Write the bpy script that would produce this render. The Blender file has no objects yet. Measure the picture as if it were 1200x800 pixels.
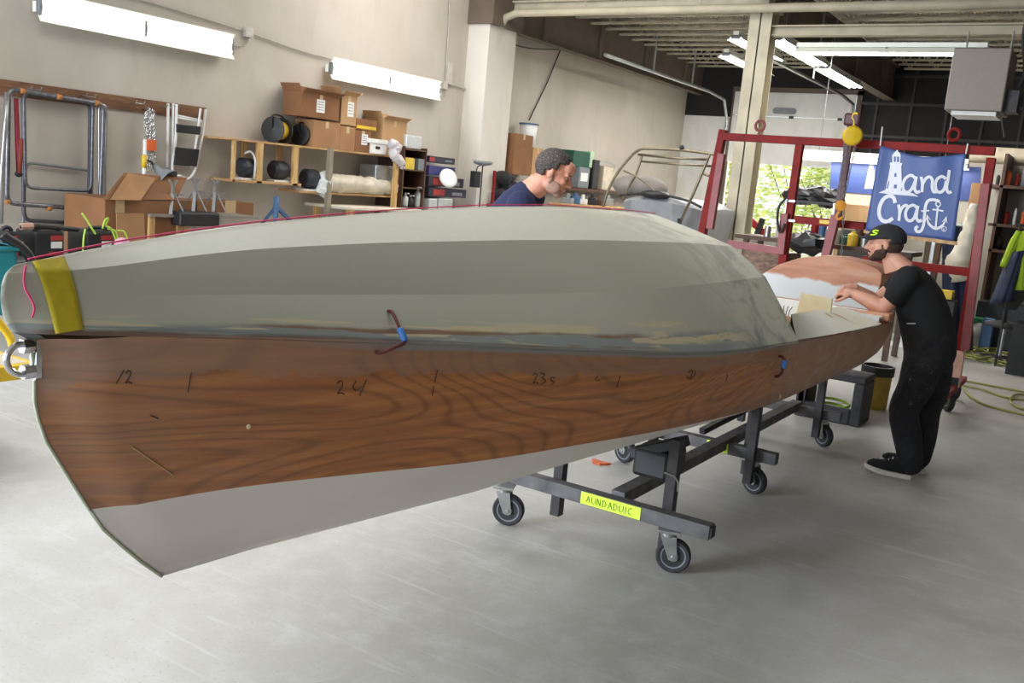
import bpy, bmesh, math, random
import numpy as np
from mathutils import Vector, Matrix
random.seed(7)
SC = bpy.context.scene
COL = SC.collection
PI = math.pi

# ------------------------------------------------------------------ camera
F, H = 1100.0, 1.65
YAW, PITCH, ROLL = [math.radians(a) for a in (32.08, 9.69, 5.21)]
fw = Vector((-math.sin(YAW)*math.cos(PITCH), math.cos(YAW)*math.cos(PITCH), -math.sin(PITCH)))
_rt = Vector((math.cos(YAW), math.sin(YAW), 0)); _up = _rt.cross(fw)
rt = _rt*math.cos(ROLL)+_up*math.sin(ROLL); up = -_rt*math.sin(ROLL)+_up*math.cos(ROLL)
EYE = Vector((0, 0, H))
cam = bpy.data.objects.new('camera', bpy.data.cameras.new('camera')); COL.objects.link(cam)
cam.data.sensor_width = 36; cam.data.lens = 36*F/1200
cam.data.clip_start = .05; cam.data.clip_end = 300
cam.matrix_world = Matrix(((rt.x, up.x, -fw.x, 0), (rt.y, up.y, -fw.y, 0), (rt.z, up.z, -fw.z, H), (0, 0, 0, 1)))
SC.camera = cam

# ------------------------------------------------------------------ world, lights, exposure
SC.view_settings.view_transform = 'Standard'; SC.view_settings.look = 'None'
SC.view_settings.gamma = 1; SC.view_settings.use_curve_mapping = False
SC.view_settings.exposure = 0.0
w = bpy.data.worlds.new('sky'); SC.world = w; w.use_nodes = True
bgn = w.node_tree.nodes['Background']
bgn.inputs['Color'].default_value = (.84, .92, 1, 1); bgn.inputs['Strength'].default_value = 1.4

def area(name, loc, target, sx, sy, power, col=(1, 1, 1)):
    l = bpy.data.lights.new(name, 'AREA'); l.shape = 'RECTANGLE'; l.size = sx; l.size_y = sy
    l.energy = power; l.color = col
    o = bpy.data.objects.new(name, l); COL.objects.link(o); o.location = loc
    o.rotation_euler = (Vector(target)-Vector(loc)).to_track_quat('-Z', 'Y').to_euler(); return o
area('daylight_from_bay_door', (-7.3, -5.6, 2.4), (-3.2, 2.6, 0), 4.2, 3.8, 1500, (.80, .89, 1))
area('added_overhead_fill', (-4.6, 3.2, 4.9), (-4.2, 3.2, 0), 2.6, 6.0, 260, (.96, .98, 1))  # not a skylight: unseen area lamp added overhead to light deck and floor
area('added_overhead_fill', (-6.2, 10.5, 5.0), (-6.5, 10.5, 0), 3.0, 5.0, 300, (1, .97, .93))  # second added fill lamp, out of view, brightening the left wall
sun = bpy.data.objects.new('sun', bpy.data.lights.new('sun', 'SUN')); COL.objects.link(sun)
sun.data.energy = 13; sun.data.angle = .02; sun.data.color = (1, .96, .88)
sun.rotation_euler = (math.radians(38), 0, math.radians(165))

# ------------------------------------------------------------------ picture maths: a pixel and a real plane give a point
def ray(x, y): return fw*F+rt*(x-600)+up*(400-y)
def px(x, y, X): r = ray(x, y); return EYE+r*(X/r.x)
def py(x, y, Y): r = ray(x, y); return EYE+r*(Y/r.y)
def fl(x, y, z=0.): r = ray(x, y); return EYE+r*((z-H)/r.z)

# ------------------------------------------------------------------ materials
MATS = {}
def nt(m):
    m.use_nodes = True; return m.node_tree, m.node_tree.nodes['Principled BSDF']
def mat(name, col, rough=.6, metal=0., var=.12, scale=8., bump=0., emit=0., spec=.5, stretch=None, trans=0., alpha=1.):
    if name in MATS: return MATS[name]
    m = bpy.data.materials.new(name); t, b = nt(m); N = t.nodes; L = t.links
    tc = N.new('ShaderNodeTexCoord'); mp = N.new('ShaderNodeMapping'); L.new(tc.outputs['Object'], mp.inputs[0])
    if stretch: mp.inputs['Scale'].default_value = stretch
    nz = N.new('ShaderNodeTexNoise'); nz.inputs['Scale'].default_value = scale; nz.inputs['Detail'].default_value = 5
    L.new(mp.outputs[0], nz.inputs['Vector'])
    r = N.new('ShaderNodeValToRGB'); c = Vector(col)
    r.color_ramp.elements[0].position = .3; r.color_ramp.elements[1].position = .7
    r.color_ramp.elements[0].color = (*(c*(1-var)), 1); r.color_ramp.elements[1].color = (*[min(1, v) for v in c*(1+var)], 1)
    L.new(nz.outputs['Fac'], r.inputs[0]); L.new(r.outputs[0], b.inputs['Base Color'])
    b.inputs['Roughness'].default_value = rough; b.inputs['Metallic'].default_value = metal
    b.inputs['Specular IOR Level'].default_value = spec
    if trans: b.inputs['Transmission Weight'].default_value = trans
    if alpha < 1: b.inputs['Alpha'].default_value = alpha
    if bump:
        bp = N.new('ShaderNodeBump'); bp.inputs['Strength'].default_value = bump; bp.inputs['Distance'].default_value = .01
        L.new(nz.outputs['Fac'], bp.inputs['Height']); L.new(bp.outputs[0], b.inputs['Normal'])
    if emit:
        b.inputs['Emission Color'].default_value = (*col, 1); b.inputs['Emission Strength'].default_value = emit
    MATS[name] = m; return m
def srgb(r, g, b):
    f = lambda v: (v/255/12.92) if v/255 <= .04045 else ((v/255+.055)/1.055)**2.4
    return (f(r), f(g), f(b))

class NB:  # little node builder
    def __init__(s, m): s.t, s.b = nt(m); s.N = s.t.nodes; s.L = s.t.links
    def coord(s, k='Object', sc=(1, 1, 1), loc=(0, 0, 0)):
        tc = s.N.new('ShaderNodeTexCoord'); mp = s.N.new('ShaderNodeMapping')
        mp.inputs['Scale'].default_value = sc; mp.inputs['Location'].default_value = loc
        s.L.new(tc.outputs[k], mp.inputs[0]); return mp.outputs[0]
    def noise(s, v, scale, detail=5, dist=0., rough=.5):
        n = s.N.new('ShaderNodeTexNoise'); n.inputs['Scale'].default_value = scale; n.inputs['Detail'].default_value = detail
        n.inputs['Distortion'].default_value = dist; n.inputs['Roughness'].default_value = rough
        s.L.new(v, n.inputs['Vector']); return n.outputs['Fac']
    def wave(s, v, scale, dist, detail=2, dscale=1., typ='BANDS', d='X'):
        n = s.N.new('ShaderNodeTexWave'); n.wave_type = typ
        if typ == 'BANDS': n.bands_direction = d
        n.inputs['Scale'].default_value = scale; n.inputs['Distortion'].default_value = dist
        n.inputs['Detail'].default_value = detail; n.inputs['Detail Scale'].default_value = dscale
        s.L.new(v, n.inputs['Vector']); return n.outputs['Fac']
    def ramp(s, f, stops):
        r = s.N.new('ShaderNodeValToRGB'); e = r.color_ramp.elements
        while len(e) < len(stops): e.new(.5)
        for i, (p, c) in enumerate(stops):
            e[i].position = p; e[i].color = (*c, 1) if not isinstance(c, (int, float)) else (c, c, c, 1)
        s.L.new(f, r.inputs[0]); return r.outputs[0]
    def math(s, op, a, b=None, c=None):
        n = s.N.new('ShaderNodeMath'); n.operation = op
        for i, v in enumerate((a, b, c)):
            if v is None: continue
            if isinstance(v, (int, float)): n.inputs[i].default_value = v
            else: s.L.new(v, n.inputs[i])
        return n.outputs[0]
    def mix(s, f, a, b):
        n = s.N.new('ShaderNodeMix'); n.data_type = 'RGBA'
        for i, v in ((0, f), (6, a), (7, b)):
            if isinstance(v, (int, float)): n.inputs[i].default_value = v
            elif isinstance(v, tuple): n.inputs[i].default_value = (*v, 1)
            else: s.L.new(v, n.inputs[i])
        return n.outputs[2]
    def sep(s, v):
        n = s.N.new('ShaderNodeSeparateXYZ'); s.L.new(v, n.inputs[0]); return n.outputs
    def bump(s, h, st, d=.01):
        n = s.N.new('ShaderNodeBump'); n.inputs['Strength'].default_value = st; n.inputs['Distance'].default_value = d
        s.L.new(h, n.inputs['Height']); s.L.new(n.outputs[0], s.b.inputs['Normal'])
    def out(s, col, rough=.5):
        s.L.new(col, s.b.inputs['Base Color'])
        if isinstance(rough, (int, float)): s.b.inputs['Roughness'].default_value = rough
        else: s.L.new(rough, s.b.inputs['Roughness'])

def m_floor():
    m = bpy.data.materials.new('dusty_concrete'); n = NB(m); v = n.coord()
    a = n.noise(v, .55, 4, .4); b = n.noise(v, 6, 8, .2, .7); c = n.noise(v, 60, 3)
    base = n.ramp(a, [(.3, srgb(160, 157, 150)), (.55, srgb(180, 178, 173)), (.75, srgb(196, 195, 191))])
    base = n.mix(n.ramp(b, [(.45, 0.), (.75, .5)]), base, srgb(206, 206, 204))
    base = n.mix(n.ramp(c, [(.28, .5), (.4, 0.)]), base, srgb(150, 146, 138))
    sx = n.noise(n.coord(sc=(.5, 7, 1)), 2.2, 6, 1.5)
    base = n.mix(n.ramp(sx, [(.6, 0.), (.75, .35)]), base, srgb(215, 217, 218))
    n.out(base, n.ramp(b, [(.3, .42), (.7, .7)])); n.bump(c, .15, .004); return m
def m_wall(name='painted_concrete', c1=(180, 172, 159), c2=(202, 195, 184)):
    m = bpy.data.materials.new(name); n = NB(m); v = n.coord()
    a = n.noise(v, .5, 5, .6); b = n.noise(n.coord(sc=(1, 1, .25)), 3, 7, .3, .65); c = n.noise(v, 25, 6)
    base = n.ramp(a, [(.3, srgb(*c1)), (.7, srgb(*c2))])
    base = n.mix(n.ramp(b, [(.5, 0.), (.85, .5)]), base, srgb(165, 157, 145))
    base = n.mix(n.ramp(n.noise(v, 2.1, 8, .9, .8), [(.68, 0.), (.74, .4)]), base, srgb(128, 122, 114))
    n.out(base, .8); n.bump(c, .2, .006); return m
def m_wood(name, cd, cm, cl, s=(1, 1, 1), scale=3., rough=.5, bump=.1):
    m = bpy.data.materials.new(name); n = NB(m); v = n.coord(sc=s)
    a = n.noise(v, scale, 6, .6, .6); b = n.noise(v, scale*7, 4, .2)
    base = n.ramp(a, [(.3, srgb(*cd)), (.5, srgb(*cm)), (.72, srgb(*cl))])
    base = n.mix(n.ramp(b, [(.35, .35), (.6, 0.)]), base, srgb(*cd))
    n.out(base, rough); n.bump(b, bump, .003); return m
FLOOR = m_floor(); WALL = m_wall()
WALLW = m_wall('white_wall_panel', (205, 203, 198), (228, 226, 220))
PINE_Y = m_wood('pine_board', (150, 112, 66), (190, 150, 98), (214, 180, 130), (6, 1, 6))
PINE_Z = m_wood('pine_post', (160, 122, 72), (204, 166, 108), (226, 194, 140), (6, 6, 1))
BROWNB = m_wood('stained_board', (88, 58, 38), (122, 84, 56), (146, 108, 78), (8, 1, 8), rough=.7)
DARKW = m_wood('dark_wood', (52, 34, 24), (80, 52, 36), (104, 72, 50), (3, 3, 1), rough=.6)
PLY = m_wood('sanded_plywood', (176, 118, 88), (200, 142, 110), (214, 166, 138), (1, 5, 5), 2, .7)
CREAMP = m_wood('cream_plywood', (214, 194, 150), (228, 212, 174), (236, 224, 194), (1, 4, 1), 2, .6)
CARD = mat('cardboard', srgb(158, 118, 80), .85, var=.12, scale=3)
CARD2 = mat('cardboard_dark', srgb(128, 88, 56), .85, var=.14, scale=3)
CARD3 = mat('cardboard_light', srgb(178, 142, 100), .85, var=.1, scale=3)
TAPEB = mat('packing_tape', srgb(196, 170, 130), .3)
WHITE = mat('white_plastic', srgb(222, 222, 218), .45, var=.05)
PAPER = mat('white_paper', srgb(228, 228, 226), .8, var=.04)
BLACK = mat('black_plastic', srgb(28, 28, 30), .5, var=.3)
RUBBER = mat('black_rubber', srgb(42, 43, 46), .75, var=.3, scale=30)
GREYP = mat('grey_plastic', srgb(120, 124, 128), .5)
STEEL = mat('galvanised_steel', srgb(168, 170, 168), .38, .85, var=.15, scale=14)
CHROME = mat('polished_steel', srgb(215, 216, 218), .12, 1., var=.03)
ALU = mat('dull_aluminium_tube', srgb(120, 122, 128), .4, .7, var=.3, scale=20)
ALUL = mat('bright_aluminium', srgb(172, 172, 170), .3, .8, var=.1)
BRONZE = mat('anodised_tube', srgb(122, 112, 92), .3, .75, var=.2, scale=20)
IRON = mat('black_steel', srgb(48, 46, 46), .5, .3, var=.35, scale=12)
IRONDUST = mat('dusty_black_steel', srgb(92, 90, 90), .75, .1, var=.35, scale=12)
RED = mat('red_painted_steel', srgb(124, 20, 14), .6, spec=.25, var=.22, scale=7, bump=.1)
REDF = mat('faded_red_steel', srgb(138, 66, 66), .5, var=.2, scale=9)
PEACH = mat('peach_paint', srgb(216, 168, 148), .5, var=.12)
YEL = mat('yellow_paint', srgb(214, 178, 34), .45, var=.15)
YELT = mat('yellow_cloth_tape', srgb(178, 158, 14), .75, var=.06, scale=60, bump=.2)
LIME = mat('lime_sticker', srgb(206, 240, 60), .5, var=.05)
LIMEH = mat('lime_hose', srgb(172, 208, 70), .5, var=.1)
HOSE = mat('dusty_green_hose', srgb(140, 142, 70), .6, var=.2)
PINK = mat('pink_string', srgb(226, 60, 116), .6, var=.1)
ORANGE = mat('orange_plastic', srgb(214, 96, 40), .55, var=.1)
BLUE = mat('blue_paint', srgb(58, 92, 132), .5, var=.2)
BLUEV = mat('blue_vinyl_banner', srgb(72, 94, 150), .5, var=.06, scale=2.)
BLUEV2 = mat('dark_blue_vinyl', srgb(38, 56, 112), .5, var=.1, scale=2.)
NAVYDOOR = mat('navy_cloth', srgb(28, 36, 62), .7, var=.15)
TEAL = mat('teal_plastic', srgb(24, 128, 138), .45, var=.08)
INKW = mat('white_ink', srgb(226, 228, 234), .6, var=.02)
BOXBL = mat('printed_navy_card', srgb(44, 42, 58), .5, var=.15)
BOXRD = mat('printed_red_card', srgb(160, 50, 46), .5, var=.1)
GREENB = mat('green_box', srgb(16, 74, 56), .5, var=.1)
GIRD = mat('primer_brown_steel', srgb(100, 88, 76), .7, var=.12, scale=3)
CREAMST = mat('cream_painted_steel', srgb(176, 168, 146), .6, var=.12, scale=4)
DUCT = mat('galvanised_sheet', srgb(132, 124, 114), .55, .3, var=.08, scale=50)
BLKWALL = mat('black_siding', srgb(30, 27, 25), .8, var=.2, scale=2)
FABW = mat('white_rag', srgb(206, 200, 204), .9, var=.1, scale=20)
FILM = mat('plastic_sheeting', srgb(196, 188, 170), .35, var=.15, scale=10, bump=.5)
CLEAR = mat('clear_plastic', srgb(190, 194, 192), .25, var=.1, scale=16, bump=.2)
TUBE = mat('lit_fluorescent_tube', (1, .98, .92), .4, var=0, emit=9); TUBEH = mat('lit_hanging_tube', (1, .98, .94), .4, var=0, emit=38)
REFL = mat('white_enamel_reflector', srgb(236, 238, 226), .35, var=.02)

# ------------------------------------------------------------------ object helpers
ORG = {}
def tag(o, label=None, cat=None, group=None, kind=None):
    if label: o['label'] = label
    if cat: o['category'] = cat
    if group: o['group'] = group
    if kind: o['kind'] = kind
    return o
def thing(name, label, cat, loc=(0, 0, 0), rz=0, group=None):
    o = bpy.data.objects.new(name, None); COL.objects.link(o); o.empty_display_size = .1
    o.location = loc; o.rotation_euler = (0, 0, rz); ORG[o.name] = Vector(loc) if rz == 0 else None
    return tag(o, label, cat, group)
def copy_tree(o, parent=None):
    c = o.copy(); COL.objects.link(c); c.parent = parent
    for ch in list(o.children): copy_tree(ch, c)
    return c

def smooth_path(P, n=6):
    P = [Vector(p) for p in P]
    if len(P) < 3: return P
    out = []
    for i in range(len(P)-1):
        p0 = P[max(i-1, 0)]; p1 = P[i]; p2 = P[i+1]; p3 = P[min(i+2, len(P)-1)]
        for k in range(n):
            t = k/n
            out.append(.5*((2*p1)+(-p0+p2)*t+(2*p0-5*p1+4*p2-p3)*t*t+(-p0+3*p1-3*p2+p3)*t**3))
    out.append(P[-1]); return out

class MB:
    def __init__(s): s.bm = bmesh.new()
    def face(s, pts):
        return s.bm.faces.new([s.bm.verts.new(Vector(p)) for p in pts])
    def box(s, c, d, R=None, rz=0, taper=1.):
        c = Vector(c); M = R if R is not None else Matrix.Rotation(rz, 3, 'Z')
        vs = []
        for sz in (-1, 1):
            for sx, sy in ((-1, -1), (1, -1), (1, 1), (-1, 1)):
                k = taper if sz == 1 else 1
                vs.append(s.bm.verts.new(c+M@Vector((sx*d[0]/2*k, sy*d[1]/2*k, sz*d[2]/2))))
        for f in ((3, 2, 1, 0), (4, 5, 6, 7), (0, 1, 5, 4), (1, 2, 6, 5), (2, 3, 7, 6), (3, 0, 4, 7)):
            s.bm.faces.new([vs[i] for i in f])
        return s
    def lohi(s, a, b):
        a = Vector(a); b = Vector(b)
        return s.box((a+b)/2, [abs(v) for v in (b-a)])
    def bar(s, p, q, w, h, upv=(0, 0, 1)):
        p = Vector(p); q = Vector(q); z = (q-p); L = z.length; z.normalize(); u = Vector(upv)
        if abs(z.dot(u)) > .95: u = Vector((1, 0, 0))
        x = u.cross(z).normalized(); y = z.cross(x)
        M = Matrix((x, y, z)).transposed()
        return s.box((p+q)/2, (w, h, L), R=M)
    def tube(s, P, r, n=8, sm=0, closed=False, cap=True):
        P = [Vector(p) for p in P]
        if sm: P = smooth_path(P, sm)
        m = len(P); R = r if isinstance(r, (list, tuple)) else None
        if R and len(R) != m:
            R = list(np.interp(np.linspace(0, 1, m), np.linspace(0, 1, len(R)), R))
        rings = []; prev = None
        for i in range(m):
            a = P[i-1] if (i > 0 or closed) else P[i]; b = P[(i+1) % m] if (i < m-1 or closed) else P[i]
            t = (b-a)
            if t.length < 1e-9: t = Vector((0, 0, 1))
            t.normalize()
            if prev is None:
                u = Vector((0, 0, 1)) if abs(t.z) < .9 else Vector((1, 0, 0))
                x = u.cross(t).normalized()
            else:
                x = (prev-t*prev.dot(t))
                x = x.normalized() if x.length > 1e-6 else Vector((1, 0, 0))
            prev = x; y = t.cross(x); rr = R[i] if R else r
            rings.append([s.bm.verts.new(P[i]+(x*math.cos(2*PI*k/n)+y*math.sin(2*PI*k/n))*rr) for k in range(n)])
        for i in range(m if closed else m-1):
            A = rings[i]; B = rings[(i+1) % m]
            for k in range(n): s.bm.faces.new((A[k], A[(k+1) % n], B[(k+1) % n], B[k]))
        if cap and not closed:
            s.bm.faces.new(rings[0][::-1]); s.bm.faces.new(rings[-1])
        return s
    def cyl(s, p, q, r, r2=None, n=16): return s.tube([p, q], [r, r if r2 is None else r2], n)
    def lathe(s, c, prof, n=20, axis=(0, 0, 1)):
        c = Vector(c); q = Vector((0, 0, 1)).rotation_difference(Vector(axis)); rings = []
        for (r, z) in prof:
            rings.append([s.bm.verts.new(c+q@Vector((r*math.cos(2*PI*k/n), r*math.sin(2*PI*k/n), z))) for k in range(n)])
        for A, B in zip(rings, rings[1:]):
            for k in range(n): s.bm.faces.new((A[k], A[(k+1) % n], B[(k+1) % n], B[k]))
        if prof[0][0] > 1e-5: s.bm.faces.new(rings[0][::-1])
        if prof[-1][0] > 1e-5: s.bm.faces.new(rings[-1])
        return s
    def ell(s, c, r, R=None, n=14):
        M = Matrix.Translation(Vector(c))@((R.to_4x4()) if R is not None else Matrix.Identity(4))@Matrix.Diagonal((*(r if not isinstance(r, (int, float)) else (r, r, r)), 1))
        bmesh.ops.create_uvsphere(s.bm, u_segments=n, v_segments=max(6, n*2//3), radius=1, matrix=M); return s
    def poly(s, pts, ext):   # planar outline extruded by vector ext
        ext = Vector(ext); a = [s.bm.verts.new(Vector(p)) for p in pts]; b = [s.bm.verts.new(Vector(p)+ext) for p in pts]
        n = len(a); s.bm.faces.new(a[::-1]); s.bm.faces.new(b)
        for i in range(n): s.bm.faces.new((a[i], a[(i+1) % n], b[(i+1) % n], b[i]))
        return s
    def grid(s, rows, uv=None, flip=False, sharp=()):
        V = [[s.bm.verts.new(Vector(p)) for p in r] for r in rows]
        lay = s.bm.loops.layers.uv.verify()
        for i in range(len(V)-1):
            for j in range(len(V[0])-1):
                q = [(i, j), (i+1, j), (i+1, j+1), (i, j+1)]
                if flip: q = q[::-1]
                vs = [V[a][b] for a, b in q]
                if len({tuple(round(c, 6) for c in v.co) for v in vs}) < 3: continue
                try: f = s.bm.faces.new(vs)
                except ValueError: continue
                for lp, (a, b) in zip(f.loops, q):
                    lp[lay].uv = uv[a][b] if uv else (a/(len(V)-1), b/(len(V[0])-1))
        for i in sharp:
            for j in range(len(V[0])-1):
                e = s.bm.edges.get((V[i][j], V[i][j+1]))
                if e: e.smooth = False
        return s
    def build(s, name, material, parent=None, smooth=False, bevel=0, mods=None, kind=None, ang=None, fix=True):
        if fix: bmesh.ops.recalc_face_normals(s.bm, faces=s.bm.faces[:])
        me = bpy.data.meshes.new(name); 
        if parent is not None and getattr(s, 'world', True):
            o_ = ORG.get(parent.name)
            if o_ is not None: bmesh.ops.translate(s.bm, verts=s.bm.verts[:], vec=-o_)
        if ang is not None:
            for e in s.bm.edges:
                if len(e.link_faces) == 2 and e.calc_face_angle(0) > ang: e.smooth = False
            smooth = True
        s.bm.to_mesh(me); s.bm.free()
        if smooth:
            for p in me.polygons: p.use_smooth = True
        o = bpy.data.objects.new(name, me); COL.objects.link(o)
        me.materials.append(material)
        if parent is not None: o.parent = parent; ORG[o.name] = ORG.get(parent.name)
        if bevel:
            b = o.modifiers.new('bevel', 'BEVEL'); b.width = bevel; b.segments = 2; b.limit_method = 'ANGLE'
        if kind: o['kind'] = kind
        return o
def L():   # a builder whose coordinates are already local to its parent
    m = MB(); m.world = False; return m
def single(mb, name, material, label, cat, group=None, origin=None, **kw):
    """a thing that is one mesh"""
    o = mb.build(name, material, None, **kw)
    if origin is not None:
        origin = Vector(origin)
        o.data.transform(Matrix.Translation(-origin)); o.location = origin
    return tag(o, label, cat, group)
def rrect(c0, c1, r, plane, k=6):
    """rounded rectangle outline between (a0,b0) and (a1,b1); plane(a,b)->point"""
    a0, b0 = c0; a1, b1 = c1; out = []
    for (ca, cb, t0) in ((a1-r, b1-r, 0), (a0+r, b1-r, 90), (a0+r, b0+r, 180), (a1-r, b0+r, 270)):
        for i in range(k+1):
            t = math.radians(t0+90*i/k); out.append(plane(ca+r*math.cos(t), cb+r*math.sin(t)))
    return out

# ================================================================== THE SETTING
def struct(name, mb, m, parent=None, **k): return mb.build(name, m, parent, kind='structure' if parent is None else None, **k)
WX, FY, PYW = -9.5, 22.2, 15.2
struct('floor', MB().lohi((-9.7, -6.5, -.1), (5, 22.4, 0)), FLOOR)
struct('wall_left', MB().lohi((-9.7, -6.5, 0), (WX, 22.4, 5.2)), WALL)
struct('wall_right', MB().lohi((4.2, -6.5, 0), (4.4, 22.4, 5.2)), mat('dim_block_wall', srgb(120, 114, 104), .85))
m = MB(); m.lohi((WX, FY, 0), (-8.28, FY+.2, 3.62)); struct('wall_far_left', m, WALLW)
m = MB(); m.lohi((-8.28, FY, 4.22), (-5.35, FY+.2, 5.2)).lohi((WX, FY, 3.62), (-8.28, FY+.2, 5.2))
m.lohi((-5.35, FY, 0), (4.2, FY+.2, 5.2)); struct('wall_far', m, BLKWALL)
# ribs and girts on the dark far wall
m = MB()
for x in np.arange(-5.0, 4, .72): m.lohi((x, FY-.05, 2.4), (x+.05, FY, 5.1))
for z in (3.3, 4.0, 4.6): m.lohi((-5.3, FY-.1, z), (4.2, FY-.05, z+.06))
struct('trim_1', m, mat('dark_wall_girts', srgb(58, 54, 50), .7))
m = MB(); m.lohi((-8.3, FY-.06, 3.56), (-8.2, FY+.02, 4.3)); m.lohi((-8.3, FY-.08, 4.2), (-5.3, FY, 4.32)).lohi((-5.42, FY-.08, 0), (-5.3, FY, 4.3)).lohi((-8.32, FY-.05, 0), (-8.24, FY, 3.6))
struct('trim_2', m, GIRD)
# partition behind the banner
struct('wall_partition', MB().lohi((-3.85, PYW, 0), (4.2, PYW+.15, 2.5)), m_wall('grey_partition', (150, 144, 132), (176, 170, 158)))
# pilaster with its cap, knee and the second-bay wall lining
m = MB(); m.lohi((WX, 12.95, 0), (WX+.42, 13.75, 4.1)); struct('trim_3', m, m_wall('pale_pilaster', (204, 198, 188), (222, 217, 208)))
m = MB(); m.lohi((WX-.0, 12.9, 4.1), (WX+.5, 13.8, 5.2)); struct('trim_4', m, GIRD)
# roof
def m_deck():
    m = bpy.data.materials.new('roof_deck'); n = NB(m); w_ = n.wave(n.coord(), 5., 0, 0, 1, 'BANDS', 'X')
    n.out(n.ramp(n.noise(n.coord(), 2), [(.3, srgb(176, 168, 152)), (.7, srgb(200, 194, 180))]), .6); n.bump(w_, .9, .05); return m
struct('ceiling', MB().lohi((-9.7, -6.5, 5.2), (4.4, 22.4, 5.3)), m_deck())
def plate_girder(name, x, y0, y1, z0, z1, w=.18):
    m = MB(); m.lohi((x-.012, y0, z0), (x+.012, y1, z1)); m.lohi((x-w/2, y0, z0-.02), (x+w/2, y1, z0)); m.lohi((x-w/2, y0, z1), (x+w/2, y1, z1+.02))
    y = y0+.9
    while y < y1: m.lohi((x-w/2+.01, y, z0), (x+w/2-.01, y+.012, z1)); y += 2.1
    return struct(name, m, GIRD)
plate_girder('roof_girder', WX+.35, 13.8, 22.2, 4.12, 4.8)
plate_girder('roof_girder', -4.72, 13.7, 22.2, 4.12, 4.8, .24)
plate_girder('roof_girder', -4.72, -3, 13.3, 4.5, 4.85, .24)
def joist(x0, x1, y, z0=4.72, z1=5.14):
    m = MB()
    m.lohi((x0, y-.05, z1-.035), (x1, y+.05, z1)); m.lohi((x0+.15, y-.045, z0), (x1-.15, y+.045, z0+.035))
    n = int((x1-x0)/.5); s_ = (x1-x0)/n
    for i in range(n):
        a = x0+i*s_; m.cyl((a, y, z1-.03), (a+s_/2, y, z0+.02), .011, n=6); m.cyl((a+s_/2, y, z0+.02), (a+s_, y, z1-.03), .011, n=6)
    return m
j1 = struct('roof_joist', joist(WX+.05, -4.85, 14.6), CREAMST); j2 = struct('roof_joist', joist(-4.6, 4.2, 14.6), CREAMST)
for k in range(1, 13):
    for j in (j1, j2):
        c = j.copy(); COL.objects.link(c); c.location.y = k*.6
# beams and pipes crossing the bay line
m = MB(); m.lohi((-4.6, 13.42, 3.98), (4.2, 13.58, 4.0)).lohi((-4.6, 13.49, 4.0), (4.2, 13.51, 4.1)).lohi((-4.6, 13.42, 4.1), (4.2, 13.58, 4.12))
struct('roof_beam', m, CREAMST)
m = MB(); m.lohi((WX+.3, 13.42, 4.52), (-4.8, 13.58, 4.55)).lohi((WX+.3, 13.49, 4.4), (-4.8, 13.51, 4.55)); struct('roof_beam', m, CREAMST)
m = MB(); m.tube([(WX+.42, 13.25, 4.1), (WX+.5, 13.25, 4.25), (WX+.75, 13.2, 4.31), (-4.4, 13.2, 4.31), (4.1, 13.2, 4.30)], .062, 12)
for x in (-7.5, -5.6, -3.4, -1.2): m.cyl((x, 13.2, 4.31), (x, 13.2, 4.72), .008, n=6)
m.cyl((-2.9, 13.3, 4.3), (-2.9, 13.3, 4.7), .06)
single(m, 'overhead_pipe', CREAMST, 'long cream horizontal pipe hung below the roof joists', 'pipe', smooth=True)
m = MB(); m.tube([(-4.5, 13.9, 4.42), (-2.3, 13.9, 4.44), (0, 13.9, 4.5), (3, 13.9, 4.5)], .022, 8)
single(m, 'conduit_pipe', GIRD, 'thin brown conduit running above the long fluorescent fixture', 'pipe')
# steel column
m = MB(); cx, cy = -4.74, 13.5
m.lohi((cx-.16, cy-.15, 0), (cx+.16, cy-.135, 4.3)).lohi((cx-.16, cy+.135, 0), (cx+.16, cy+.15, 4.3)).lohi((cx-.01, cy-.15, 0), (cx+.01, cy+.15, 4.3)).lohi((cx-.2, cy-.2, 4.3), (cx+.2, cy+.2, 4.34)).lohi((cx-.25, cy-.25, 0), (cx+.25, cy+.25, .03)).lohi((cx-.08, cy-.13, 4.34), (cx+.08, cy+.13, 5.1))
struct('steel_column', m, CREAMST)

# ---- outdoors beyond the open door
struct('outdoor_ground', MB().lohi((-40, 22.4, -.15), (30, 70, -.02)), mat('pale_gravel_yard', srgb(214, 208, 196), .9, var=.08, scale=2))
LEAFM = mat('sunlit_leaves', srgb(196, 208, 134), .6, var=.2, scale=1.5)
def bush(x, y, r, h, n, label, seed):
    rr = random.Random(seed); t = thing('leafy_bush', label, 'bush', (x, y, 0), group='sunlit bushes outside the open door')
    m = L()
    for i in range(n):
        a = rr.uniform(0, 2*PI); z = h*rr.random()**.8; k = r*math.sqrt(max(.05, 1-(z/h)**2))*rr.uniform(.5, 1)
        c = Vector((k*math.cos(a), k*math.sin(a), z+.1)); s_ = rr.uniform(.08, .2)
        R = Matrix.Rotation(rr.uniform(0, 6), 3, 'Z')@Matrix.Rotation(rr.uniform(-1, 1), 3, 'X')
        m.face([c+R@Vector(p)*s_ for p in ((-1, 0, 0), (0, -.5, .15), (1, 0, 0), (0, .5, .15))])
    m.build('foliage', LEAFM, t, fix=False)
    m = L()
    for i in range(5):
        a = i*1.26; m.tube([(0, 0, -.1), (.3*r*math.cos(a), .3*r*math.sin(a), h*.4), (.6*r*math.cos(a), .6*r*math.sin(a), h*.8)], [.04, .03, .01], 6)
    m.build('branches', DARKW, t)
bush(-12.9, 33, 2.3, 3.4, 2600, 'sunlit green bush outside the open bay door, left one', 3)
bush(-8.2, 33, 2.3, 3.2, 2600, 'sunlit green bush outside the open bay door, right of centre', 4)
bush(-11.0, 39, 3.2, 4.6, 2600, 'taller pale bush behind the others outside the bay door', 5)

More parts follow.
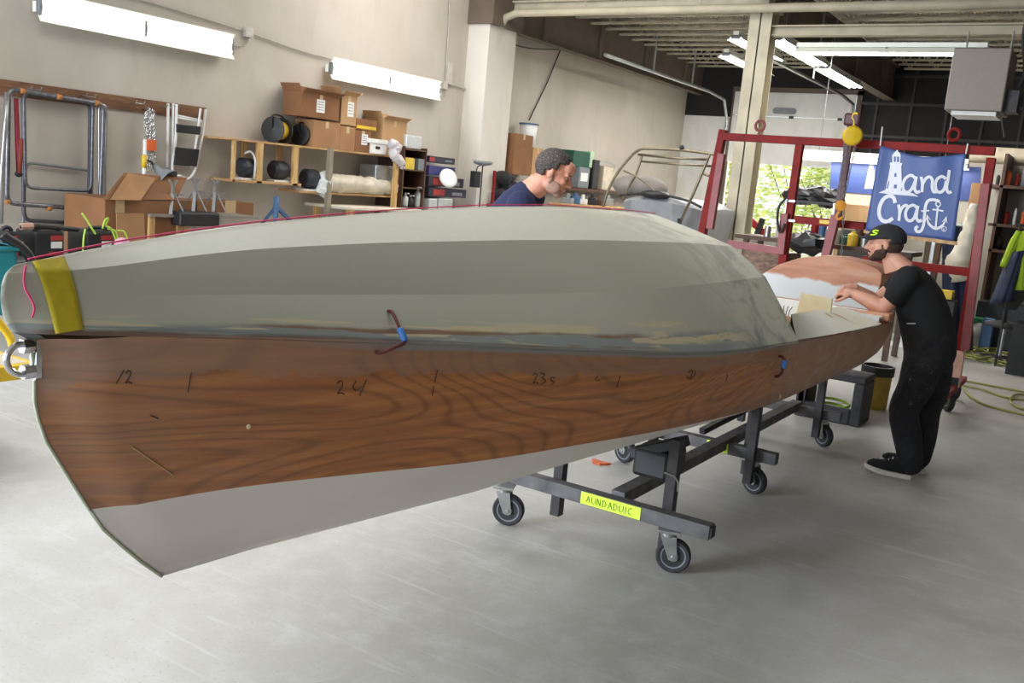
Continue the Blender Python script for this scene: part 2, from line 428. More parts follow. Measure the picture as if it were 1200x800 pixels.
# ---- overhead sectional door, half raised
t = thing('overhead_door', 'white sectional overhead door half raised at the far end', 'garage door', (-6.8, FY-.1, 2.56)); t['kind'] = 'structure'
for i in range(3):
    z0 = 2.56+i*.55; m = MB(); m.lohi((-8.22, FY-.16, z0), (-5.42, FY-.11, z0+.54)); m.build('door_section', WALLW, t, bevel=.01)
m = MB(); m.poly(rrect((-7.25, 3.72), (-6.7, 3.86), .069, lambda a, b: Vector((a, FY-.19, b))), (0, .03, 0)); m.build('oval_window', GREYP, t)
for x in (-7.9, -6.8, -5.7):
    for z in (3.1, 3.65): m = MB(); m.box((x, FY-.175, z), (.1, .03, .06)); m.build('hinge', IRON, t)
for xs in (-8.3, -5.36):
    m = MB(); m.tube([(xs, FY-.25, .3), (xs, FY-.25, 3.5), (xs, FY-.6, 3.95), (xs, FY-1.6, 4.02), (xs, 15.5, 4.02)], .035, 6)
    m.build('track', STEEL, t)
for x, y in ((-8.3, 17.6), (-8.3, 19.6), (-5.36, 18.4)): m = MB(); m.bar((x, y, 4.02), (x, y, 4.75), .03, .03); m.build('track_hanger', STEEL, t)

# ---- heater
t = thing('unit_heater', 'grey sheet metal unit heater hung from the roof, upper right', 'heater', (-1.76, 13.1, 2.95))
m = MB(); m.lohi((-2.08, 12.8, 2.98), (-1.44, 13.5, 3.72)); m.build('casing', DUCT, t, bevel=.015)
m = MB(); m.lohi((-2.0, 12.84, 2.93), (-1.5, 13.4, 2.978)); m.build('louvre_tray', WHITE, t)
m = MB(); m.lohi((-1.43, 12.95, 3.0), (-1.3, 13.3, 3.25)); m.tube([(-1.36, 13.1, 3.25), (-1.3, 13.1, 3.5), (-1.38, 13.1, 3.9), (-1.36, 13.1, 4.3)], .02, 8, sm=4); m.cyl((-1.45, 13.0, 2.93), (-1.38, 13.0, 2.7), .015); m.build('control_box', IRON, t)
for x in (-2.0, -1.5): m = MB(); m.cyl((x, 13.2, 3.72), (x, 13.2, 3.98), .012, n=6); m.build('hanger_rod', STEEL, t)

# ---- fluorescent fixtures
def fixture(label, group, loc, along, length=2.44, down=(1, 0, 0), two=True):
    """twin tube fixture; along = unit vector, down = the way the tubes face"""
    t = thing('fluorescent_fixture', label, 'light fixture', loc, group=group)
    a = Vector(along); d = Vector(down); s_ = a.cross(d).normalized(); O = Vector(loc)
    h = length/2
    prof = [(-.15, .075), (-.05, .0), (.05, .0), (.15, .075), (.145, .082), (.048, .01), (-.048, .01), (-.145, .082)]
    m = MB(); m.poly([O-a*h+s_*u+d*v for u, v in prof], a*length); m.build('reflector', REFL, t)
    m = MB(); m.box(O-d*.035, [abs(a[i])*length+abs(d[i])*.06+abs(s_[i])*.1 for i in range(3)]); m.build('ballast_housing', REFL, t)
    for k in (-1, 1):
        for sd in (-1, 1):
            c = O+a*(k*h/2)+s_*(.06*sd)+d*.05
            m = MB(); m.cyl(c-a*(h/2-.03), c+a*(h/2-.03), .019, n=10); m.build('fluorescent_tube', TUBEH if down[2] else TUBE, t, smooth=True)
    for k in (-1, 0, 1): m = MB(); m.box(O+a*(k*(h-.015))+d*.03, [abs(a[i])*.03+abs(d[i])*.06+abs(s_[i])*.16 for i in range(3)]); m.build('lamp_holder', GREYP, t)
    return t
fixture('long white twin tube light on left wall above the hook board', 'wall lights on the left wall', (WX+.1, 6.77, 2.93), (0, 1, 0))
fixture('long white twin tube light on left wall above the cardboard boxes', 'wall lights on the left wall', (WX+.1, 10.9, 2.93), (0, 1, 0))
def hung_fixture(label, loc, along, glow=60):
    t = fixture(label, 'lights hung under the roof', loc, along, down=(0, 0, -1))
    l = bpy.data.lights.new('tube_glow', 'AREA'); l.shape = 'RECTANGLE'; l.size = 2.3 if along[0] else .2; l.size_y = .2 if along[0] else 2.3; l.energy = glow; l.color = (1, .98, .94)
    lo = bpy.data.objects.new('tube_glow', l); COL.objects.link(lo); lo.parent = t; lo.location = (0, 0, -.09)
    for k in (-.9, .9):
        p = Vector(loc)+Vector(along)*k; m = MB(); m.cyl(p+Vector((0, 0, .06)), (p.x, p.y, 4.72), .005, n=5); m.build('hanging_wire', STEEL, t)
hung_fixture('long hanging tube light running across, in front of the heater', (-3.04, 13.65, 3.85), (1, 0, 0))
hung_fixture('hanging tube light running away from the viewer beside the girder', (-4.58, 14.9, 4.02), (0, 1, 0))
hung_fixture('farther hanging tube light in line toward the raised door track', (-4.6, 17.5, 4.0), (0, 1, 0))
hung_fixture('small distant hanging tube light left of the steel column', (-6.6, 18.2, 4.3), (0, 1, 0))
hung_fixture('distant hanging tube light just right of the steel column top', (-6.0, 17.0, 4.4), (0, 1, 0))
hung_fixture('low tube light glowing above the blue banners on the partition', (-3.2, 14.9, 2.46), (1, 0, 0), 6)

# ================================================================== THE BOAT
XC = -1.8; YE = 6.22
def bD(y):
    t_ = min(max((y-.98)/2.7, 0), 1); b = .73*(1-(1-t_)**2.3)
    if y > 3.9: b -= .035*((y-3.9)/2.3)**1.5
    return max(b, 0)
def onhull(x, y, fr=1., sh=0.):
    """the point of the hull's side surface x = XC + fr*bD(y) seen at a pixel"""
    r = ray(x, y); g = lambda q: (r.x*q/r.y)-(XC+fr*bD(q-sh)); ys = np.linspace(.9, 9, 500); prev = g(ys[0])
    for i in range(1, 500):
        c = g(ys[i])
        if prev*c <= 0:
            a, b = ys[i-1], ys[i]
            for _ in range(30):
                q = (a+b)/2
                if (g(a) > 0) == (g(q) > 0): a = q
                else: b = q
            return EYE+r*(a/r.y)
        prev = c
def curve(pix, fr, sh, start, yend, n=70):
    P = [start]+[onhull(x, y, fr, sh) for x, y in pix]
    P = [p for p in P if p is not None]; P.sort(key=lambda p: p.y)
    y0 = P[0].y; ys = [y0+(yend-y0)*((i/n)**1.35) for i in range(n+1)]
    zy = [p.y for p in P]; zz = [p.z for p in P]
    dense = np.linspace(y0, yend, 400); z = np.interp(dense, zy, zz)
    pad = 26; zp = np.concatenate([2*z[0]-z[pad:0:-1], z, 2*z[-1]-z[-2:-pad-2:-1]])
    ker = np.hanning(2*pad+1); ker /= ker.sum(); z = np.convolve(zp, ker, 'valid')[:400]
    return [Vector((XC+fr*bD(y-sh)*(min(1, i/3.) if fr else 0), y, float(np.interp(y, dense, z)))) for i, y in enumerate(ys)]
st = lambda x, y: px(x, y, XC)
cA = curve([(80, 297), (150, 283), (300, 262), (430, 250), (560, 242), (650, 241.5), (740, 248), (765, 251)], 0, 0, st(33, 307), 4.0)
cB = curve([(96, 318), (137, 311), (200, 302), (300, 291), (450, 284), (600, 281), (700, 281), (800, 284), (855, 288)], .52, 0, st(6, 320), 4.0)
cC = curve([(120, 347), (250, 345), (450, 345), (680, 343), (800, 335), (890, 325)], .75, 0, st(.5, 348), 4.0)
cD = curve([(60, 392), (100, 393), (200, 395), (300, 397.6), (500, 404), (660, 411), (800, 416), (870, 412), (910, 405), (960, 398)], 1., 0, st(14, 389), 4.0)
DP = [(60, 392), (100, 393), (200, 395), (300, 397.6), (500, 404), (660, 411), (800, 416), (870, 412), (910, 405), (960, 398), (1010, 388), (1052, 377)]
hD = curve(DP, .997, 0, st(33, 398), YE)
hE = curve([(180, 584), (250, 573), (400, 556), (560, 541), (680, 520), (800, 499), (860, 485), (904, 474), (954, 452), (1009, 427.5), (1039, 405)], .9, .16, st(104.5, 597), YE)
keelpts = [st(190, 675), st(300, 642), st(560, 575), Vector((XC, 3.8, .5)), Vector((XC, 4.8, .52)), Vector((XC, YE, .64))]
y0 = keelpts[0].y; n = 70
hF = [Vector((XC, y0+(YE-y0)*((i/n)**1.35), 0)) for i in range(n+1)]
for p in hF: p.z = float(np.interp(p.y, [k.y for k in keelpts], [k.z for k in keelpts]))

for i, p in enumerate(hD): p.z += .007+.016*math.exp(-i/12.)
boat = thing('sailboat', 'unfinished wooden boat with grey deck and bare plywood side on a wheeled dolly', 'boat', (XC, 3.6, .5))
def mirror(rows): return [[Vector((2*XC-p.x, p.y, p.z)) for p in r] for r in rows]
def poly_at(P, s_):   # point at fraction s_ of a polyline
    d = [0]
    for a, b in zip(P, P[1:]): d.append(d[-1]+(b-a).length)
    t_ = s_*d[-1]
    for i in range(len(P)-1):
        if t_ <= d[i+1]+1e-9: return P[i].lerp(P[i+1], (t_-d[i])/max(1e-9, d[i+1]-d[i]))
    return P[-1]
# deck planking: sheer -> lower crease -> upper crease -> crown
nose = [st(14, 389), st(6, 378), st(2, 365), st(.5, 348), st(1.5, 333), st(5.5, 321), st(14, 312), st(22, 308.5), st(33, 307)]
rows, vv = [], []
segs = [(cD, cC, 0, .4, 5), (cC, cB, .4, .65, 5), (cB, cA, .65, 1., 7)]
kk = []
for (a, b, v0, v1, ns) in segs:
    for j in range(ns+(1 if b is cA else 0)):
        f = j/ns; v = v0+(v1-v0)*f; kk.append((v, j == 0 and v0 > 0)); row = []
        nz_ = poly_at(nose, v0*.9+(v1-v0)*f*.95 if v < 1 else 1)
        for i in range(n+1):
            p = a[i].lerp(b[i], f); bul = .0025*math.sin(PI*f)*min(1, i/15); p = p+Vector((bul*.6, 0, bul))
            if i == 0: p = nz_.copy()
            elif i < 6: p.y += (nz_.y-a[0].lerp(b[0], f).y)*(1-i/6)**2
            row.append(p)
        rows.append(row)
uvd = [[((i/n)**1.35, v) for i in range(n+1)] for v, _ in kk]
sharp = [i for i, (v, s_) in enumerate(kk) if s_]

def m_deckpaint():
    m = bpy.data.materials.new('sanded_grey_deck_paint'); n_ = NB(m); o = n_.coord(); uv = n_.coord('UV'); S = n_.sep(uv); u, v = S[0], S[1]
    big = n_.noise(o, 1.1, 3); fine = n_.noise(o, 55, 4)
    base = n_.ramp(big, [(.3, srgb(164, 162, 146)), (.7, srgb(171, 169, 154))])
    base = n_.mix(n_.ramp(fine, [(.4, .0), (.7, .12)]), base, srgb(182, 182, 168))
    # old slate band low on the topside, cream filler islands and bare strips just above the sheer
    sm = n_.noise(n_.coord('UV', (9, 3, 1)), 1.6, 6, .5); lon = n_.noise(n_.coord('UV', (9, 15, 1), (3.1, .3, 0)), 1., 4, .3)
    vj = n_.math('ADD', v, n_.math('MULTIPLY', n_.math('SUBTRACT', sm, .5), .10))
    band = n_.ramp(vj, [(.10, 1.), (.135, 0.)])
    base = n_.mix(band, base, srgb(134, 139, 136))
    zone = n_.math('MULTIPLY', n_.ramp(vj, [(.035, 0.), (.07, 1.), (.17, 1.), (.21, 0.)]), n_.ramp(u, [(.03, 1.), (.75, 1.), (.85, 0.)]))
    base = n_.mix(n_.math('MULTIPLY', zone, n_.ramp(lon, [(.54, 0.), (.57, .95)])), base, srgb(190, 178, 146))
    lon2 = n_.noise(n_.coord('UV', (6, 18, 1), (9., 1.3, 0)), 1., 4, .3)
    z2 = n_.math('MULTIPLY', n_.ramp(vj, [(.02, 0.), (.05, 1.), (.11, 1.), (.13, 0.)]), n_.ramp(u, [(.12, 0.), (.16, 1.), (.5, 1.), (.6, 0.)]))
    base = n_.mix(n_.math('MULTIPLY', z2, n_.ramp(lon2, [(.50, 0.), (.53, .9)])), base, srgb(128, 92, 66))
    # bare brown toe at the stem
    toe = n_.math('MULTIPLY', n_.ramp(u, [(.0, .0), (.02, 1.), (.2, .6), (.3, 0.)]), n_.ramp(vj, [(.03, 1.), (.06, 0.)]))
    base = n_.mix(toe, base, srgb(104, 76, 60))
    # paler sanded primer clouds near the cockpit
    cl = n_.noise(o, 4.2, 5, .8, .6)
    aft = n_.math('MULTIPLY', n_.ramp(u, [(.72, 0.), (.95, 1.)]), n_.ramp(cl, [(.42, 0.), (.52, 1.)]))
    base = n_.mix(aft, base, srgb(206, 204, 188))
    n_.out(base, n_.ramp(fine, [(.3, .5), (.7, .65)])); n_.bump(fine, .08, .002); return m
DECKM = m_deckpaint()
m = MB(); m.grid(rows, uvd, sharp=sharp); m.grid(mirror(rows), uvd, flip=True, sharp=sharp)
bmesh.ops.remove_doubles(m.bm, verts=m.bm.verts[:], dist=.0004)
m.build('deck', DECKM, boat, smooth=True)
# thickness edge of the deck at the cockpit
edge = [r[-1] for r in rows]; full = edge+mirror([edge])[0][::-1][1:]
m = MB(); m.grid([[p, Vector((XC+(p.x-XC)*.97, p.y, p.z-.03))] for p in full])
inner = [Vector((XC+(p.x-XC)*.97, 4.0, p.z-.03)) for p in full]
m.grid([[p, p+Vector((0, -.25, -.02))] for p in inner]); m.build('deck_edge', CREAMP, boat, smooth=True)

# hull sides
def m_hullwood():
    m = bpy.data.materials.new('mahogany_hull_planking'); n_ = NB(m); o = n_.coord(); uv = n_.coord('UV'); S = n_.sep(uv); u, v = S[0], S[1]
    g1 = n_.noise(n_.coord('Object', (.6, .55, 3.2)), 1.7, 3, 1.4)
    fig = n_.wave(n_.coord('Object', (.5, .55, 3.4)), 1.3, 9., 2, .8, 'BANDS', 'Z')
    pore = n_.noise(n_.coord('Object', (6, 6, 110)), 2.4, 6, .2, .65)
    cloud = n_.noise(o, 2.3, 5, .6)
    base = n_.ramp(fig, [(.0, srgb(168, 104, 54)), (.4, srgb(182, 114, 60)), (.7, srgb(194, 126, 66)), (1., srgb(176, 110, 58))])
    base = n_.mix(n_.ramp(g1, [(.35, .4), (.65, 0.)]), base, srgb(134, 80, 44))
    rg = n_.noise(n_.coord('Object', (.45, .42, 1.7)), 1.5, 1.2, .35, .4); ring = n_.math('ADD', n_.math('MULTIPLY', n_.math('SINE', n_.math('MULTIPLY', rg, 190.)), .5), .5)
    base = n_.mix(n_.ramp(ring, [(.0, .42), (.2, .12), (.5, 0.)]), base, srgb(84, 48, 28))
    base = n_.mix(n_.ramp(pore, [(.38, .25), (.55, 0.)]), base, srgb(112, 66, 38))
    base = n_.mix(n_.ramp(pore, [(.56, 0.), (.75, .35)]), base, srgb(186, 128, 78))
    # sanding dust: along the top, at the stem, and over the whole stern
    dust = n_.noise(n_.coord('Object', (1, 1, 2.5)), 3.6, 7, .9, .68)
    zt = n_.ramp(n_.math('ADD', v, n_.math('MULTIPLY', dust, .45)), [(.98, 0.), (1.28, .55)])
    zs = n_.math('MULTIPLY', n_.ramp(u, [(.0, .5), (.10, .0)]), n_.ramp(dust, [(.35, .3), (.6, 1.)]))
    za = n_.ramp(n_.math('ADD', u, n_.math('MULTIPLY', n_.math('SUBTRACT', dust, .5), .22)), [(.50, 0.), (.60, .72), (1., .82)])
    base = n_.mix(zt, base, srgb(142, 114, 96)); base = n_.mix(zs, base, srgb(138, 118, 106)); base = n_.mix(za, base, srgb(170, 134, 112))
    zl = n_.math('MULTIPLY', n_.ramp(v, [(.10, .5), (.3, 0.)]), n_.ramp(u, [(.3, 0.), (.5, 1.)]))
    base = n_.mix(zl, base, srgb(124, 98, 84))
    pt = n_.math('MULTIPLY', n_.ramp(n_.math('ADD', v, n_.math('MULTIPLY', n_.math('SUBTRACT', cloud, .5), .05)), [(.93, 0.), (.955, .85)]), n_.ramp(u, [(.08, 0.), (.14, 1.), (.54, 1.), (.62, 0.)]))
    base = n_.mix(pt, base, srgb(132, 134, 130))
    n_.out(base, n_.ramp(dust, [(.35, .34), (.65, .6)])); n_.bump(pore, .05, .001); return m
HW = m_hullwood()
stem = [st(104.5, 597), st(80, 558), st(55, 518), st(45, 490), st(41, 470), st(41, 436), st(38, 412), st(33, 398)]
rows = []; NV = 16
for j in range(NV+1):
    v = j/NV; row = []; sp = poly_at(stem, v)
    for i in range(n+1):
        p = hE[i].lerp(hD[i], v); p.x += .018*math.sin(PI*v)*min(1, i/12)
        off = sp-hE[0].lerp(hD[0], v); p = p+Vector((0, off.y, off.z))*math.exp(-i/9.)*(1 if i else 1)
        if i == 0: p = sp.copy()
        row.append(p)
    rows.append(row)
side = rows
uvh = [[((i/n)**1.35, j/NV) for i in range(n+1)] for j in range(NV+1)]
m = MB(); m.grid(rows, uvh); m.build('hull_side', HW, boat, smooth=True)
m = MB(); m.grid(mirror(rows), uvh, flip=True); m.build('hull_side', HW, boat, smooth=True)
# thin lip between hull side and deck (the deck overhangs the topside)
m = MB()
lip = [[hD[i], hD[i]+Vector((.012, 0, .004))] for i in range(n+1)]
for P_, D_ in ((hD, 1), ):
    m.grid([[Vector(p) for p in hD], [Vector((XC+(p.x-XC)*1.003, p.y, p.z+.002)) for p in hD]])
    m.grid(mirror([[Vector(p) for p in hD], [Vector((XC+(p.x-XC)*1.003, p.y, p.z+.002)) for p in hD]]))
m.grid([[st(33, 398), st(24, 393), st(14, 389)], [st(33, 398)+Vector((.02, .03, 0)), st(24, 393)+Vector((.02, .03, 0)), st(14, 389)+Vector((.015, .03, 0))]])
m.build('sheer_lip', mat('slate_primer', srgb(118, 120, 116), .6), boat)
# bottom panels
GREYB = mat('warm_grey_bottom_paint', srgb(212, 203, 194), .45, var=.05, scale=3)
fore = [st(190, 675), st(165, 658), st(143, 639.6), st(121, 620), st(104.5, 597)]
rows = []
for j in range(9):
    v = j/8; sp = poly_at(fore, v); row = []
    for i in range(n+1):
        p = hF[i].lerp(hE[i], v); p.z += -.012*math.sin(PI*v)*min(1, i/10)
        off = sp-hF[0].lerp(hE[0], v); p = p+Vector((0, off.y, off.z))*math.exp(-i/5.)
        if i == 0: p = sp.copy()
        row.append(p)
    rows.append(row)
m = MB(); m.grid(rows); m.grid(mirror(rows), flip=True); bmesh.ops.remove_doubles(m.bm, verts=m.bm.verts[:], dist=.0004); m.build('bottom_panel', GREYB, boat, smooth=True)
# stem band and its steel edge
m = MB()
prof = [p for p in nose[::-1]]+[st(24, 393)]
full_stem = stem[::-1]+fore[::-1]
m.tube([p+Vector((0, -.001, 0)) for p in full_stem], .004, 6); m.build('stem_edge', mat('pale_stem_edge', srgb(186, 190, 166), .5), boat, smooth=True)
# transom
tp = [hF[-1], hE[-1], hD[-1]]; mr = mirror([tp])[0]
m = MB(); m.poly([tp[0], tp[1], tp[2], mr[2], mr[1]], (0, -.02, 0)); m.build('transom', PLY, boat)
# cockpit: side decks, inner faces, floor, seat fronts, rail
inn = [px(927, 368, 0) if False else py(927, 368, 4.0), py(958, 363, 5.1), py(983, 359, 5.9)]
ins = smooth_path(inn, 8); yo = [p.y for p in ins]
so = [Vector((XC+.985*bD(y), y, float(np.interp(y, [q.y for q in hD], [q.z for q in hD]))+.004)) for y in yo]
SIDE = bpy.data.materials.new('patchy_cream_primer'); q_ = NB(SIDE); o_ = q_.coord()
q_.out(q_.mix(q_.ramp(q_.noise(o_, 3.4, 4, .6), [(.64, 0.), (.68, .8)]), q_.ramp(q_.noise(o_, 2, 4), [(.35, srgb(232, 230, 220)), (.65, srgb(222, 218, 196))]), srgb(186, 150, 112)), .6)
for mir in (0, 1):
    r_ = [so, ins]; m = MB(); rr_ = [[a.lerp(b, f) for a, b in zip(so, ins)] for f in np.linspace(0, 1, 5)]
    m.grid(mirror(rr_) if mir else rr_); m.build('side_deck', SIDE, boat, smooth=True)
    dn = [[p, p+Vector((.0, 0, -(p.z-.82)))] for p in ins]; dn = mirror(dn) if mir else dn
    m = MB(); m.grid(dn); m.build('cockpit_coaming', CREAMP, boat, smooth=True)
m = MB(); m.lohi((XC-.34, 4.0, .84), (XC+.34, 6.0, .86)); m.build('cockpit_floor', CREAMP, boat)
m = MB(); a = py(983, 359.5, 5.93); b = py(1030, 373, 5.93)
m.poly([Vector((2*XC-a.x-.1, 5.93, a.z)), a, b, Vector((b.x+.005, 5.93, .93)), Vector((2*XC-b.x, 5.93, .93)), Vector((2*XC-b.x, 5.93, b.z))], (0, .03, 0)); m.build('seat_front', WHITE, boat)
m = MB(); m.poly([Vector((2*XC-b.x, 5.96, b.z)), Vector((b.x-.01, 5.96, b.z)), Vector((b.x-.01, 6.1, b.z)), Vector((2*XC-b.x, 6.1, b.z))], (0, 0, -.015)); m.build('seat_top', WHITE, boat)
zr = py(1051, 369, 6.14).z
m = MB(); m.lohi((XC-.68, 6.1, zr-.045), (XC+.69, YE+.02, zr)); m.build('transom_rail', PLY, boat, bevel=.006)
m = MB(); m.lohi((XC+.15, 6.105, zr), (XC+.55, 6.17, zr+.002)); m.build('paint_patch', WHITE, boat)
m = MB(); m.poly([py(x, y, 5.3) for x, y in ((932, 371), (939, 343), (975, 350), (973, 366), (968, 374))], (0, .02, 0)); m.build('cockpit_bulkhead', CREAMP, boat)
m = MB(); m.lohi((XC-.5, 5.0, .8), (XC-.1, 5.02, 1.1)); m.build('cockpit_bulkhead', CREAMP, boat)
# towing eye (horizontal U bolt) on the stem
m = MB(); a = st(41, 404)+Vector((.0, -.006, 0)); b = st(42, 434)+Vector((0, -.006, 0)); k = .05
m.tube([a+Vector((0, .02, 0)), a+Vector((0, -k*.55, .004)), a.lerp(b, .25)+Vector((0, -k, 0)), a.lerp(b, .75)+Vector((0, -k, 0)), b+Vector((0, -k*.55, -.004)), b+Vector((0, .02, 0))], .0068, 10, sm=5)
m.poly(rrect((a.z*0+b.z-.02, -.012), (a.z+.02, .012), .011, lambda u, v: Vector((XC+v, a.y+.002, u))), (0, .012, 0))
for p in (a, b): m.cyl(p+Vector((0, -.022, 0)), p+Vector((0, 0, 0)), .016, n=6)
m.build('towing_eye', CHROME, boat, ang=.6)
# yellow cloth tape lying over the bow
def onsurf(x, y, fr): return onhull(x, y, fr, 0)
def side_point(x, y):
    """nearest ray hit on the near half of the built hull and deck"""
    o = EYE; d = ray(x, y).normalized(); best = None
    for tr in TREES:
        h = tr.ray_cast(o, d)
        if h[0] is not None and (best is None or h[3] < best[3]): best = h
    return (best[0]+best[1]*(.003 if best[1].dot(d) < 0 else -.0025)) if best else None
from mathutils.bvhtree import BVHTree
def tree_of(name):
    out = []
    for o in boat.children:
        if o.name.startswith(name):
            vs = [v.co+Vector(boat.location) for v in o.data.vertices]; out.append(BVHTree.FromPolygons(vs, [p.vertices[:] for p in o.data.polygons]))
    return out
TREES = tree_of('deck')+tree_of('hull_side')+tree_of('bottom')
def strip_on(rowspix, name, material, lift=.0):
    R_ = []
    for r_ in rowspix:
        q = [side_point(*p) for p in r_]
        if any(v is None for v in q): continue
        R_.append(q)
    m = MB(); m.grid(R_); o = m.build(name, material, boat, smooth=True)
    s_ = o.modifiers.new('s', 'SOLIDIFY'); s_.thickness = .002; s_.offset = 0; return o
Lf = smooth_path([(38, 307, 0), (48, 330, 0), (57, 360, 0), (65, 391, 0)], 10); Rt = smooth_path([(75, 302, 0), (84, 325, 0), (92, 355, 0), (97.5, 386, 0)], 10)
strip_on([[(a.x+(b.x-a.x)*f, a.y+(b.y-a.y)*f) for f in np.linspace(0, 1, 6)] for a, b in zip(Lf, Rt)], 'yellow_tape', YELT)
def cord_on(pix, name, material, r, lift=.004, sm=4, parent=boat):
    P = []
    for (x, y) in pix:
        p = side_point(x, y)
        if p is not None: P.append(p+Vector((lift, -lift, 0)))
    m = MB(); m.tube(P, r, 6, sm=sm); return m.build(name, material, parent, smooth=True)
cord_on([(36, 306), (31, 312), (29, 325), (31, 338), (36, 348), (40, 356), (41, 363), (39, 371)], 'string_tail', PINK, .0022)
m = MB(); P = [p+Vector((0, 0, .006)) for p in cA]+[cA[-1]+Vector((0, .005, -.02))]; m.tube(P, .002, 6); m.build('centre_string', PINK, boat, smooth=True)
# cord ties through the side
REDC = mat('dark_red_cord', srgb(92, 34, 34), .7); BLUC = mat('blue_tape_wrap', srgb(64, 122, 196), .6)
def tie(p0, p1, p2, p3, rr=.0045):
    a, b, c, d = [side_point(*p) for p in (p0, p1, p2, p3)]; o = Vector((.03, -.02, 0))
    m = MB(); m.tube([a-Vector((.01, 0, 0)), a+o*.5, b+o, c+o, c.lerp(d, .5)+o*.9, d+o*.3, d-Vector((.01, 0, 0))], rr, 6, sm=4); t_ = m.build('cord_tie', REDC, boat, smooth=True)
    m = MB(); m.tube([b+o, b.lerp(c, .5)+o*1.05, c+o], rr*1.9, 8, sm=3); m.build('blue_wrap', BLUC, t_, smooth=True)
tie((457, 366), (463, 383), (469, 397), (443, 412))
tie((913, 417), (912, 420), (910, 428), (909, 440), .006)
# pencil figures on the wood
PEN = mat('pencil_line', srgb(40, 28, 22), .7)
def mark(strokes, name='pencil_mark'):
    m = MB()
    for s_ in strokes:
        P = [side_point(*p) for p in s_]; P = [p for p in P if p is not None]
        if len(P) > 1: m.tube([p for p in P], .0011, 4, sm=4)
    m.build(name, PEN, boat)
two = lambda x, y, s_: [(x, y+3*s_), (x+3*s_, y), (x+6*s_, y+2*s_), (x+4*s_, y+8*s_), (x, y+14*s_), (x+4*s_, y+13*s_), (x+8*s_, y+15*s_)]
mark([[(145, 433), (136, 449)], two(147, 434, 1.0)]); mark([[(224, 436), (220, 459)]])
mark([two(395, 446, 1.05), [(417, 446), (413, 453), (417, 457), (424, 452)], [(429, 444), (421, 463)]])
mark([[(512, 433), (509, 447)], [(508, 452), (506, 463)]])
mark([two(624, 437, .8), [(633, 437), (638, 438), (635, 442), (639, 446), (633, 450)], [(650, 442), (645, 442), (645, 445), (649, 447), (645, 450)]])
mark([[(700, 440), (697, 444), (702, 446)]]); mark([[(726, 440), (722, 454)]])
mark([[(806, 436), (811, 434), (808, 443), (804, 441)], [(814, 434), (813, 440), (808, 444)]]); mark([[(852, 438), (850, 446)]])
mark([[(186, 490), (176, 486)], ], 'scratch_mark')
SCR = mat('pale_scratch', srgb(176, 150, 110), .7)
m = MB(); m.tube([side_point(x, y) for x, y in ((155, 523), (175, 537), (203, 556))], .0014, 4); m.build('scratch_mark', SCR, boat)
m = MB(); m.ell(side_point(291, 499), (.004, .006, .006)); m.build('filler_dot', CREAMP, boat)

# ================================================================== THE DOLLY
dolly = thing('boat_dolly', 'low black steel boat dolly on grey casters under the boat', 'dolly', (-1.87, 5.2, 0))
def caster(x, y, ang, parent, R_=.078, w_=.045, ztop=.2, forkm=STEEL):
    c = Vector((x, y, R_)); a = Vector((math.cos(ang), math.sin(ang), 0)); fwd = Vector((-a.y, a.x, 0))
    piv = c+fwd*.03
    m = MB()
    m.box((piv.x, piv.y, ztop-.006), (.1, .1, .012), rz=ang); m.cyl((piv.x, piv.y, ztop-.035), (piv.x, piv.y, ztop-.01), .035)
    for s_ in (-1, 1):
        o_ = a*(s_*(w_/2+.008)); q = [piv+o_+fwd*.035, piv+o_-fwd*.035, c+o_-fwd*.02, c+o_+fwd*.02]
        q[0].z = q[1].z = ztop-.03; q[2].z = q[3].z = R_-.015; m.poly(q, a*.004)
    m.cyl(c-a*(w_/2+.014), c+a*(w_/2+.014), .01, n=8); m.cyl(c-a*(w_/2+.005), c+a*(w_/2+.005), .022, n=12)
    f = m.build('caster', forkm, parent, bevel=.002)
    m = MB(); h = w_/2
    m.lathe(c, [(.05, -h*.8), (R_*.9, -h), (R_, -h*.55), (R_, h*.55), (R_*.9, h), (.05, h*.8)], 32, a); m.build('tyre', RUBBER, f, ang=.6)
    m = MB(); m.lathe(c, [(.012, -h*.5), (.035, -h*.35), (.052, -h*.86), (.058, -h*.86), (.058, h*.86), (.052, h*.86), (.035, h*.35), (.012, h*.5)], 28, a); m.build('wheel_hub', GREYP, f, ang=.5)
def xbeam(y, x0, x1, m_=IRONDUST): 
    m = MB(); m.lohi((x0, y-.032, .2), (x1, y+.032, .265)); return m.build('cross_beam', m_, dolly, bevel=.003)
b1 = xbeam(3.79, -2.36, -1.27); b2 = xbeam(5.2, -2.42, -1.42); b3 = xbeam(6.66, -2.42, -1.42)
m = MB(); m.lohi((-1.27, 3.765, .208), (-1.262, 3.815, .257)); m.build('end_opening', BLACK, b1)
for (x, y) in ((-1.43, 3.79), (-2.27, 3.73)): caster(x, y, 1.95, dolly)
for (x, y) in ((-1.53, 5.2), (-2.34, 5.16)): caster(x, y, 1.25, dolly)
for (x, y) in ((-1.52, 6.67), (-2.34, 6.66)): caster(x, y, 1.0, dolly)
m = MB(); m.lohi((-1.78, 3.822, .225), (-1.71, 6.7, .285)); m.build('spine_rail', IRONDUST, dolly, bevel=.003)
def post(x, y, z0, z1, w_=.05, d_=.05): m = MB(); m.lohi((x-w_/2, y-d_/2, z0), (x+w_/2, y+d_/2, z1)); return m.build('upright_post', IRON, dolly, bevel=.003)
zb = lambda x, y: float(np.interp(y, [k.y for k in hF], [k.z for k in hF]))+max(0, abs(x-XC)-.05)*.42
